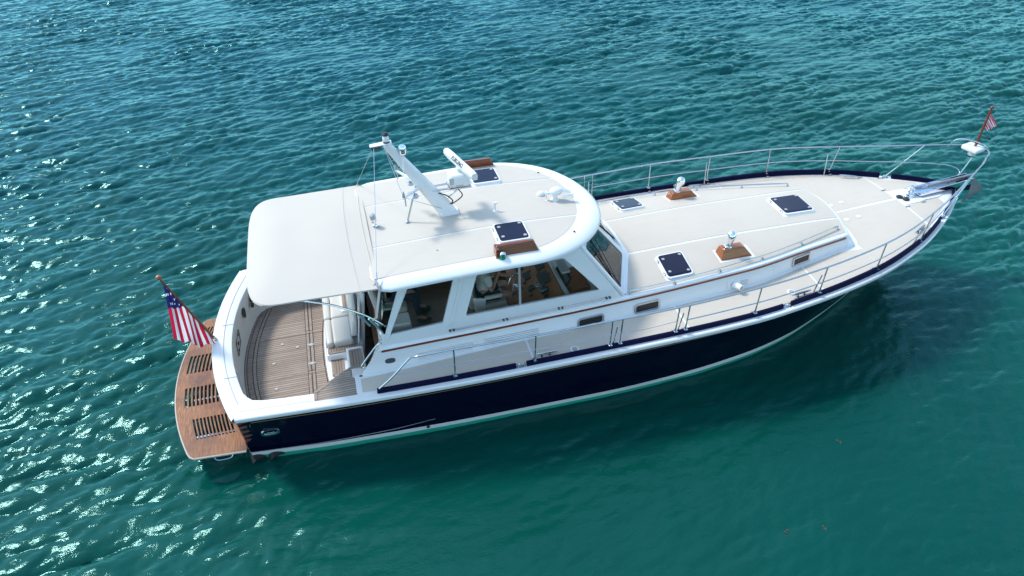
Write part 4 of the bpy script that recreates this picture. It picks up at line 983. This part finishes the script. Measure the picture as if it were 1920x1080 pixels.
# anchor platform, windlass, bow roller
zb0 = zd(12.9, 0)
link("windlass_plate", MB().plate(rpoly([(12.68, -.28), (13.5, -.24), (13.62, -.12), (13.62, .12), (13.5, .24), (12.68, .28)], .05), [], lambda u, v: (u, v, zd(u, v)+.016), lambda u, v: (u, v, zd(u, v)-.02)), WHITE, yacht, bevel=.006)
wd = link("windlass", MB().lathe([(.115, 0), (.115, .02), (.10, .035), (.10, .06), (.085, .075), (.065, .10), (.075, .135), (.085, .155), (.06, .165), (.05, .18), (.058, .20), (.058, .23), (.03, .245), (.0001, .245)], (12.93, 0, zb0+.014), None, 24), CHROME, yacht, smooth=40)
for x, y in ((12.72, .0), (12.78, -.12)): link("foot_switch", MB().lathe([(.065, 0), (.065, .02), (.05, .03), (.0001, .032)], (x, y, zd(x, y)+.016), None, 18), BLACK, yacht)
for x, y in ((12.62, .36), (12.66, -.33), (13.05, -.30), (12.55, 1.02), (12.9, .85)): link("deck_strap", MB().box((x, y, zd(x, y)+.016), (.10, .018, .012)), GREY, yacht)
def chan(y0, y1, zlo, zhi): return [(13.08, y0, zlo), (14.30, y0*.75, zlo+.08), (14.30, y1*.75, zlo+.08), (13.08, y1, zlo)], [(13.08, y0, zhi-.06), (14.32, y0*.75, zhi+.09), (14.32, y1*.75, zhi+.09), (13.08, y1, zhi-.06)]
zr0 = zd(13.3, 0)+.02
m = MB()
for a, b in ((-.15, -.132), (.132, .15)):
    m.hexa(*chan(a, b, zr0, zr0+.13))
m.hexa([(13.08, -.14, zr0), (14.25, -.10, zr0+.07), (14.25, .10, zr0+.07), (13.08, .14, zr0)], [(13.08, -.14, zr0+.012), (14.25, -.10, zr0+.082), (14.25, .10, zr0+.082), (13.08, .14, zr0+.012)])
br = link("bow_roller", m, CHROME, yacht, bevel=.004)
link("roller_wheel", MB().lathe([(.06, -.07), (.035, 0), (.06, .07)], (14.24, 0, zr0+.14), Matrix.Rotation(math.pi/2, 3, 'X'), 16), BLACK, br)
an = empty("anchor", (13.7, 0, zr0)); tag(an, "steel plough anchor stowed on the bow roller over the stem", "anchor")
def rel(mb, o=(13.7, 0, zr0)): mb.v = [(p[0]-o[0], p[1]-o[1], p[2]-o[2]) for p in mb.v]; return mb
link("shank", rel(MB().hexa([(13.30, -.018, zr0+.10), (14.42, -.022, zr0+.17), (14.42, .022, zr0+.17), (13.30, .018, zr0+.10)], [(13.30, -.018, zr0+.15), (14.42, -.022, zr0+.26), (14.42, .022, zr0+.26), (13.30, .018, zr0+.15)])), metal("galvanised steel", (.40, .41, .42), .4), an, bevel=.006)
P0 = Vector((14.40, 0, zr0+.20)); tip = Vector((14.80, 0, zr0-.16))
fl = MB()
for s in (1, -1):
    fl.add([P0, (14.18, s*.24, zr0-.06), (14.10, s*.22, zr0-.24), tip, P0+Vector((.03, 0, -.02)), (14.22, s*.24, zr0-.07), (14.13, s*.22, zr0-.26), tip+Vector((.02, 0, 0))],
           [(0, 1, 2, 3), (7, 6, 5, 4), (0, 4, 5, 1), (1, 5, 6, 2), (2, 6, 7, 3)] if s > 0 else [(3, 2, 1, 0), (4, 5, 6, 7), (1, 5, 4, 0), (2, 6, 5, 1), (3, 7, 6, 2)])
link("fluke", rel(fl), paint("dark galvanised steel", (.13, .135, .14), .6, .25, 8), an, bevel=.004)
link("chain", MB().tube([(12.99, .02, zb0+.11), (13.12, .03, zr0+.07), (13.31, .0, zr0+.12)], .016, 6), STEEL, wd)

# ------------------------------------------------------------------ saloon interior
ZS = 1.12
link("saloon_sole", MB().plate([(1.92, -1.42), (5.3, -1.42), (5.3, 1.42), (1.92, 1.42)], [], lambda u, v: (u, v, ZS), lambda u, v: (u, v, ZS-.04)), SOLE, yacht)
m = MB().hexa([(4.52, -1.36, ZS), (5.10, -1.36, ZS), (5.10, .10, ZS), (4.52, .10, ZS)], [(4.44, -1.36, 1.70), (5.12, -1.36, 2.00), (5.12, .10, 2.00), (4.44, .10, 1.70)])
hc = link("helm_console", m, DASH, yacht, bevel=.015)
def dsh(x, h): return 1.70+(x-4.44)*.30/.68+h
m = MB()
random.seed(3)
for x, y, a, b in ((4.98, -.30, .16, .34), (4.95, -.72, .20, .30), (4.72, -.45, .12, .20), (4.70, -.80, .12, .12), (4.88, -1.02, .14, .14), (4.66, -.15, .14, .16)):
    m.box((x, y, dsh(x, .012)), (a, b, .022), Matrix.Rotation(-.415, 3, 'Y'))
for k in range(14):
    x, y = random.uniform(4.52, 5.05), random.uniform(-1.25, -.05); m.lathe([(.03, 0), (.03, .015), (.0001, .016)], (x, y, dsh(x, .0)), Matrix.Rotation(-.415, 3, 'Y'), 12)
link("gauge", m, BLACK, hc, bevel=.004)
m = MB()
for y in (-1.02, -.95): m.tube([(4.86, y, dsh(4.86, .02)), (4.80, y, dsh(4.8, .14)), (4.72, y, dsh(4.72, .18))], .012, 8)
m.box((4.86, -.985, dsh(4.86, .02)), (.12, .16, .05), Matrix.Rotation(-.415, 3, 'Y')); link("throttle", m, STEEL, hc, bevel=.006)
R = Matrix.Rotation(-1.0, 3, 'Y'); m = MB(); C0 = Vector((4.42, -.72, 1.90))
ring = [C0+R @ Vector((.19*math.cos(a), .19*math.sin(a), 0)) for a in [2*math.pi*i/28 for i in range(29)]]
m.tube(ring, .016, 8, False)
for k in range(5): a = 2*math.pi*k/5; m.tube([C0, C0+R @ Vector((.19*math.cos(a), .19*math.sin(a), 0))], .008, 6)
m.tube([C0, Vector((4.60, -.72, 1.76))], .022, 8); link("steering_wheel", m, STEEL, hc)
link("console_ledge", MB().box((5.17, -.62, 1.99), (.075, 1.60, .05)), WHITE, yacht, bevel=.012)
link("dash_shelf", MB().plate([(5.2, -1.36), (6.1, -1.33), (6.45, -.55), (6.45, .55), (6.1, 1.33), (5.2, 1.36)], [], lambda u, v: (u, v, 1.86), lambda u, v: (u, v, 1.80)), WHITE, yacht)
ch = link("chart_locker", MB().hexa([(5.30, -1.20, 1.80), (5.66, -1.22, 1.80), (5.66, -.55, 1.80), (5.30, -.55, 1.80)], [(5.28, -1.18, 1.93), (5.64, -1.20, 1.98), (5.64, -.57, 1.98), (5.28, -.57, 1.93)]), VARN2, yacht, bevel=.01)
link("display", MB().hexa([(5.21, -1.1, 1.95), (5.26, -1.1, 1.95), (5.26, -.55, 1.95), (5.21, -.55, 1.95)], [(5.30, -1.1, 2.12), (5.34, -1.1, 2.12), (5.34, -.55, 2.12), (5.30, -.55, 2.12)]), BLACK, ch, bevel=.01)
link("display_hood", MB().hexa([(5.20, -.95, 2.13), (5.34, -.95, 2.13), (5.34, -.55, 2.13), (5.20, -.55, 2.13)], [(5.22, -.93, 2.15), (5.36, -.93, 2.15), (5.36, -.57, 2.15), (5.22, -.57, 2.15)]), LTGREY, ch)
m = MB().tube(curve([(6.24, -.66, 1.95), (6.12, -.95, 1.95), (5.90, -1.25, 1.94)]), .10, 10); link("pane_reflection", m, WHITE, yacht)  # white tube added behind the starboard pane, standing in for a bright reflection
link("saloon_port_cabinet", MB().box((3.7, 1.15, 1.40), (2.2, .5, .56)), DASH, yacht, bevel=.02)
link("saloon_sill", MB().box((4.0, -1.395, 1.60), (4.0, .07, .5)).box((4.0, 1.395, 1.60), (4.0, .07, .5)), CREAM, yacht, bevel=.01)
sf = link("saloon_settee", MB().box((2.28, .25, (ZS+1.5)/2), (.56, 1.5, 1.5-ZS)), DASH, yacht, bevel=.02)
link("cushion", MB().box((2.30, .25, 1.56), (.56, 1.48, .12)), VINYL, sf, bevel=.04, seg=4)
link("backrest", MB().hexa([(2.03, -.48, 1.60), (2.16, -.48, 1.60), (2.16, .98, 1.60), (2.03, .98, 1.60)], [(1.95, -.46, 2.05), (2.05, -.46, 2.05), (2.05, .96, 2.05), (1.95, .96, 2.05)]), VINYL, sf, bevel=.04, seg=4)
link("white_cabinet", MB().hexa([(2.14, -1.38, ZS), (2.62, -1.38, ZS), (2.62, -1.06, ZS), (2.14, -1.06, ZS)], [(2.16, -1.36, 1.99), (2.54, -1.36, 1.99), (2.54, -1.08, 1.99), (2.16, -1.08, 1.99)]), WHITE, yacht, bevel=.02)
# helm seat
hs = link("helm_seat", MB().lathe([(.16, 0), (.15, .03), (.05, .05), (.05, .5)], (3.86, -.87, ZS), None, 16), STEEL, yacht)
link("seat_cushion", MB().hexa([(3.68, -1.13, 1.72), (4.20, -1.12, 1.74), (4.20, -.62, 1.74), (3.68, -.61, 1.72)], [(3.68, -1.13, 1.86), (4.20, -1.12, 1.88), (4.20, -.62, 1.88), (3.68, -.61, 1.86)]), VINYL, hs, bevel=.05, seg=4)
link("seat_back", MB().hexa([(3.56, -1.10, 1.80), (3.69, -1.10, 1.80), (3.69, -.64, 1.80), (3.56, -.64, 1.80)], [(3.48, -1.08, 2.36), (3.58, -1.08, 2.36), (3.58, -.66, 2.36), (3.48, -.66, 2.36)]), VINYL, hs, bevel=.04, seg=4)
for y in (-1.155, -.585):
    link("armrest", MB().hexa([(3.80, y-.035, 2.02), (4.10, y-.035, 2.03), (4.10, y+.035, 2.03), (3.80, y+.035, 2.02)], [(3.80, y-.035, 2.085), (4.10, y-.035, 2.095), (4.10, y+.035, 2.095), (3.80, y+.035, 2.085)]), VINYL, hs, bevel=.028, seg=4)
    link("arm_bracket", MB().hexa([(3.64, y-.02, 1.76), (3.80, y-.02, 1.72), (3.80, y+.02, 1.72), (3.64, y+.02, 1.76)], [(3.60, y-.02, 2.1), (3.82, y-.02, 2.04), (3.82, y+.02, 2.04), (3.60, y+.02, 2.1)]), WHITE, hs, bevel=.01)
link("footrest", MB().box((4.30, -.86, 1.40), (.22, .44, .03)).tube([(4.0, -1.0, 1.45), (4.25, -1.02, 1.41)], .018, 6).tube([(4.0, -.72, 1.45), (4.25, -.70, 1.41)], .018, 6), STEEL, hs)

# ------------------------------------------------------------------ people
def skinned(name, J, E, mat, parent, sub=2):
    names = list(J); me = bpy.data.meshes.new(name)
    me.from_pydata([J[n][0] for n in names], [(names.index(a), names.index(b)) for a, b in E], [])
    me.materials.append(mat)
    o = bpy.data.objects.new(name, me); COL.objects.link(o); o.parent = parent
    sk = o.modifiers.new("skin", 'SKIN'); sk.use_smooth_shade = True
    for i, n in enumerate(names):
        sv = me.skin_vertices[0].data[i]; r = J[n][1]; sv.radius = r if isinstance(r, tuple) else (r, r); sv.use_root = (i == 0)
    md = o.modifiers.new("sub", 'SUBSURF'); md.levels = sub; md.render_levels = sub; return o
def person(root, hip, chest, neck, head, sh, el, wr, hd, kn, an, toe, topm, legm, hairm, long_legs):
    J = {"hip": (hip, (.13, .10)), "waist": ((Vector(hip)*.55+Vector(chest)*.45), (.125, .095)), "chest": (chest, (.145, .10)), "neck": (neck, .05), "head": (head, (.075, .085)),
         "crown": (Vector(head)+Vector((0, 0, .07)), .07)}
    E = [("hip", "waist"), ("waist", "chest"), ("chest", "neck"), ("neck", "head"), ("head", "crown")]
    for s in (0, 1):
        t = str(s); w = Vector(wr[s]); h_ = Vector(hd[s]); d = (h_-w).normalized(); sd = d.cross(Vector((0, 0, 1))).normalized()
        J.update({"sh"+t: (sh[s], .058), "el"+t: (el[s], .04), "wr"+t: (wr[s], .028), "pa"+t: (h_, (.036, .022))})
        E += [("chest", "sh"+t), ("sh"+t, "el"+t), ("el"+t, "wr"+t), ("wr"+t, "pa"+t)]
        for k, (off, ln) in enumerate(((-.03, .075), (-.01, .09), (.012, .085), (.032, .068))):
            b = h_+d*.035+sd*off; J[f"f{t}{k}a"] = (b, .010); J[f"f{t}{k}b"] = (b+d*ln*.55+Vector((0, 0, -.008)), .009); J[f"f{t}{k}c"] = (b+d*ln*.9+Vector((0, 0, -.03)), .008)
            E += [("pa"+t, f"f{t}{k}a"), (f"f{t}{k}a", f"f{t}{k}b"), (f"f{t}{k}b", f"f{t}{k}c")]
        J["th"+t] = (w+d*.03+sd*(-.045), .011); J["tb"+t] = (w+d*.075+sd*(-.06)+Vector((0, 0, -.015)), .009); E += [("wr"+t, "th"+t), ("th"+t, "tb"+t)]
        hj = Vector(hip)+Vector((.03, (.09 if kn[s][1] > hip[1] else -.09), -.03))
        J.update({"hj"+t: (hj, .085), "kn"+t: (kn[s], .06), "ca"+t: (Vector(kn[s])*.6+Vector(an[s])*.4+Vector((-.02, 0, 0)), .055), "an"+t: (an[s], .038), "to"+t: (toe[s], (.04, .03))})
        E += [("hip", "hj"+t), ("hj"+t, "kn"+t), ("kn"+t, "ca"+t), ("ca"+t, "an"+t), ("an"+t, "to"+t)]
    body = skinned("body", J, E, SKIN, root)
    # shirt: same joints, a little fatter, ending at the upper arm
    S = {"hip": (Vector(hip)+Vector((0, 0, .02)), (.145, .12)), "waist": (J["waist"][0], (.145, .115)), "chest": (chest, (.16, .118)), "nk": (Vector(neck)-Vector((0, 0, .03)), .07)}
    SE = [("hip", "waist"), ("waist", "chest"), ("chest", "nk")]
    for s in (0, 1):
        t = str(s); S["sh"+t] = (sh[s], .074); S["ua"+t] = (Vector(sh[s])*.35+Vector(el[s])*.65, .064); SE += [("chest", "sh"+t), ("sh"+t, "ua"+t)]
    skinned("shirt", S, SE, topm, root)
    T = {"hip": (hip, (.14, .112))}; TE = []
    for s in (0, 1):
        t = str(s); hj = J["hj"+t][0]; T["hj"+t] = (hj, .10); TE += [("hip", "hj"+t)]
        if long_legs:
            T["kn"+t] = (kn[s], .075); T["cb"+t] = (J["ca"+t][0], .068); T["an"+t] = (Vector(an[s])+Vector((0, 0, .03)), .055); TE += [("hj"+t, "kn"+t), ("kn"+t, "cb"+t), ("cb"+t, "an"+t)]
        else:
            T["kn"+t] = (Vector(hj)*.28+Vector(kn[s])*.72, .088); TE += [("hj"+t, "kn"+t)]
    skinned("trousers" if long_legs else "shorts", T, TE, legm, root)
    hv = Vector(head)
    link("hair", MB().ell(hv+Vector((-.02, 0, .055)), (.098, .088, .085)), hairm, root, smooth=80)
    fc = MB().ell(hv+Vector((.085, 0, .0)), (.018, .014, .022)); link("nose", fc, SKIN, root, smooth=80)
    link("eye", MB().ell(hv+Vector((.078, .03, .03)), (.01, .013, .010)).ell(hv+Vector((.078, -.03, .03)), (.01, .013, .010)), BLACK, root, smooth=80)
    link("ear", MB().ell(hv+Vector((0, .083, .01)), (.02, .012, .032)).ell(hv+Vector((0, -.083, .01)), (.02, .012, .032)), SKIN, root, smooth=80)
    link("mouth", MB().ell(hv+Vector((.080, 0, -.045)), (.008, .022, .006)), paint("lips", (.3, .1, .08), .5) if "lips" not in bpy.data.materials else bpy.data.materials["lips"], root, smooth=80)
    link("shoe", MB().ell(Vector(toe[0])*.6+Vector(an[0])*.4+Vector((0, 0, -.04)), (.14, .05, .05)).ell(Vector(toe[1])*.6+Vector(an[1])*.4+Vector((0, 0, -.04)), (.14, .05, .05)), WHITE if not long_legs else BLACK, root, smooth=80)
pr1 = empty("person"); tag(pr1, "person in white T-shirt and dark shorts on the helm seat behind the window", "person")
person(pr1, (3.82, -.88, 1.975), (3.86, -.88, 2.36), (3.89, -.88, 2.53), (3.93, -.88, 2.67), [(3.87, -1.08, 2.40), (3.87, -.68, 2.40)], [(3.93, -1.10, 2.13), (3.98, -.62, 2.14)],
       [(4.07, -.93, 2.27), (4.20, -.68, 2.12)], [(4.12, -.86, 2.33), (4.28, -.70, 2.11)], [(4.26, -1.03, 1.97), (4.27, -.72, 1.98)], [(4.33, -1.02, 1.50), (4.34, -.72, 1.50)], [(4.46, -1.03, 1.45), (4.47, -.71, 1.45)], TEE, SHORTS, HAIR, False)
pr2 = empty("person"); tag(pr2, "person in dark trousers sitting on the aft saloon settee behind the tinted aft window", "person")
person(pr2, (2.33, -.18, 1.73), (2.28, -.18, 2.10), (2.30, -.18, 2.27), (2.34, -.18, 2.42), [(2.29, -.38, 2.14), (2.29, .02, 2.14)], [(2.36, -.43, 1.90), (2.36, .08, 1.90)],
       [(2.56, -.36, 1.83), (2.56, .0, 1.83)], [(2.64, -.33, 1.82), (2.64, -.03, 1.82)], [(2.76, -.32, 1.74), (2.76, -.04, 1.74)], [(2.78, -.34, 1.24), (2.82, -.02, 1.24)], [(2.92, -.35, 1.18), (2.96, -.02, 1.18)], paint("navy shirt", (.03, .035, .06), .9), JEANS, HAIR, True)

# ------------------------------------------------------------------ flags
def flag_mat(name, star_h, nstripe, stars=True):
    t = NT(name); uv = t.n("ShaderNodeUVMap"); sp = t.n("ShaderNodeSeparateXYZ"); t.l(uv.outputs[0], sp.inputs[0])
    st = t.math('LESS_THAN', t.math('FRACT', t.math('MULTIPLY', sp.outputs[0], nstripe/2)), .5)
    c = t.mix(st, (.85, .85, .86), (.60, .014, .055))
    if stars:
        can = t.math('GREATER_THAN', sp.outputs[1], star_h)
        mp = t.n("ShaderNodeCombineXYZ"); t.l(t.math('MULTIPLY', sp.outputs[0], 15.0), mp.inputs[0]); t.l(t.math('MULTIPLY', sp.outputs[1], 15.0), mp.inputs[1])
        vo = t.n("ShaderNodeTexVoronoi"); vo.inputs["Scale"].default_value = 1.0; vo.inputs["Randomness"].default_value = .35; t.l(mp.outputs[0], vo.inputs["Vector"])
        c = t.mix(can, c, t.mix(t.math('LESS_THAN', vo.outputs["Distance"], .27), (.016, .02, .13), (.75, .75, .78)))
    t.set(Base_Color=c, Roughness=.85)
    tl = t.n("ShaderNodeBsdfTranslucent"); t.l(c, tl.inputs[0]); mx = t.n("ShaderNodeMixShader"); mx.inputs[0].default_value = .5
    out = [n for n in t.t.nodes if n.type == 'OUTPUT_MATERIAL'][0]; t.l(t.p.outputs[0], mx.inputs[1]); t.l(tl.outputs[0], mx.inputs[2]); t.l(mx.outputs[0], out.inputs[0]); return t.m
def cloth(name, mat, parent, S, Bt, nh, nf, ripple, uvf):
    vs, uvs, fs = [], [], []
    for i in range(nh+1):
        h = i/nh; a, b = Vector(S(h)), Vector(Bt(h))
        for j in range(nf+1):
            f = j/nf; p = a+(b-a)*f; amp = ripple*min(1, f*3+.15)
            p = p+Vector((0, amp*(math.sin(h*15+f*2.2)+.5*math.sin(h*31-f*3+1)), 0)); vs.append(p); uvs.append(uvf(h, f, p))
    for i in range(nh):
        for j in range(nf): fs.append((i*(nf+1)+j, i*(nf+1)+j+1, (i+1)*(nf+1)+j+1, (i+1)*(nf+1)+j))
    me = bpy.data.meshes.new(name); me.from_pydata(vs, [], fs); ul = me.uv_layers.new(name="UVMap")
    for lp in me.loops: ul.data[lp.index].uv = uvs[lp.vertex_index]
    me.polygons.foreach_set("use_smooth", [True]*len(fs)); me.materials.append(mat)
    o = bpy.data.objects.new(name, me); COL.objects.link(o); o.parent = parent
    md = o.modifiers.new("solid", 'SOLIDIFY'); md.thickness = .003; o.modifiers.remove(md); return o
fe = empty("flag"); tag(fe, "large stars and stripes flag drooping from a wooden staff at the stern", "flag")
fb, ft = Vector((-.69, 0, 1.22)), Vector((-1.205, 0, 2.63))
link("flagpole", MB().tube([fb, fb+(ft-fb)*.5, ft], [.024, .021, .015], 10), VARN, fe)
link("finial", MB().ell(ft+Vector((-.005, 0, .03)), (.045, .045, .04)), VARN2, fe, smooth=80)
link("pole_socket", MB().tube([fb+Vector((.035, 0, -.06)), fb+(ft-fb)*.06], .03, 10), STEEL, fe)
def S1(h): return ft+(fb-ft)*(.05+.78*h)
def B1(h): return Vector((-1.30+.62*h, -.10+.05*math.sin(h*7), 1.47-.32*h-.05*math.sin(h*5)))
def uv1(h, f, p): return (h, (p.z-1.5)/1.2+.55*0)
cl = cloth("cloth", flag_mat("ensign", .56, 13), fe, S1, B1, 78, 40, .035, lambda h, f, p: (h, (p.z-1.20)/1.5))
fw_ = empty("flag"); tag(fw_, "small striped flag on the short staff at the bow rail", "flag")
gb, gt = Vector((14.14, 0, 2.86)), Vector((14.06, 0, 3.62))
gt = Vector((14.16, 0, 3.64))
link("flagpole", MB().tube([gb, gt], [.026, .020], 8), VARN, fw_); link("finial", MB().ell(gt+Vector((.02, 0, .02)), (.05, .03, .03)), VARN, fw_, smooth=80)
cloth("cloth", flag_mat("bow flag", 2, 13, False), fw_, lambda h: gt+(gb-gt)*(.08+.40*h), lambda h: gt+Vector((.22-.20*h, -.08, -.34-.10*h)), 40, 12, .014, lambda h, f, p: (h, f))
link("socket", MB().tube([gb, gb+(gt-gb)*.08], .022, 8), STEEL, fw_)

# ------------------------------------------------------------------ floating weed
SEA = [(-3.6, 12.2), (-3.2, 11.4), (-1.4, 12.9), (-2.2, 8.6), (-.6, 7.4), (9.2, -3.9), (8.0, -5.3), (10.6, -5.0), (9.7, -5.9), (16.4, -1.9), (7.4, -5.2)]
for i, (x, y) in enumerate(SEA):
    m = MB()
    for k in range(7):
        a = random.uniform(0, 6.3); r = random.uniform(.0, .05)
        pts = [Vector((math.cos(a)*r, math.sin(a)*r, 0))]
        for j in range(4): a += random.uniform(-.9, .9); pts.append(pts[-1]+Vector((math.cos(a)*.024, math.sin(a)*.024, random.uniform(-.006, .004))))
        m.tube(pts, [.008, .012, .012, .009, .004], 5)
    o = link("seaweed", m, WEED, None, smooth=60); o.location = (x, y, WL-.002); o.scale = (.45, .45, .45)
    tag(o, "small brown scrap of seaweed floating on the open water", "seaweed", "seaweed scraps floating on the water")
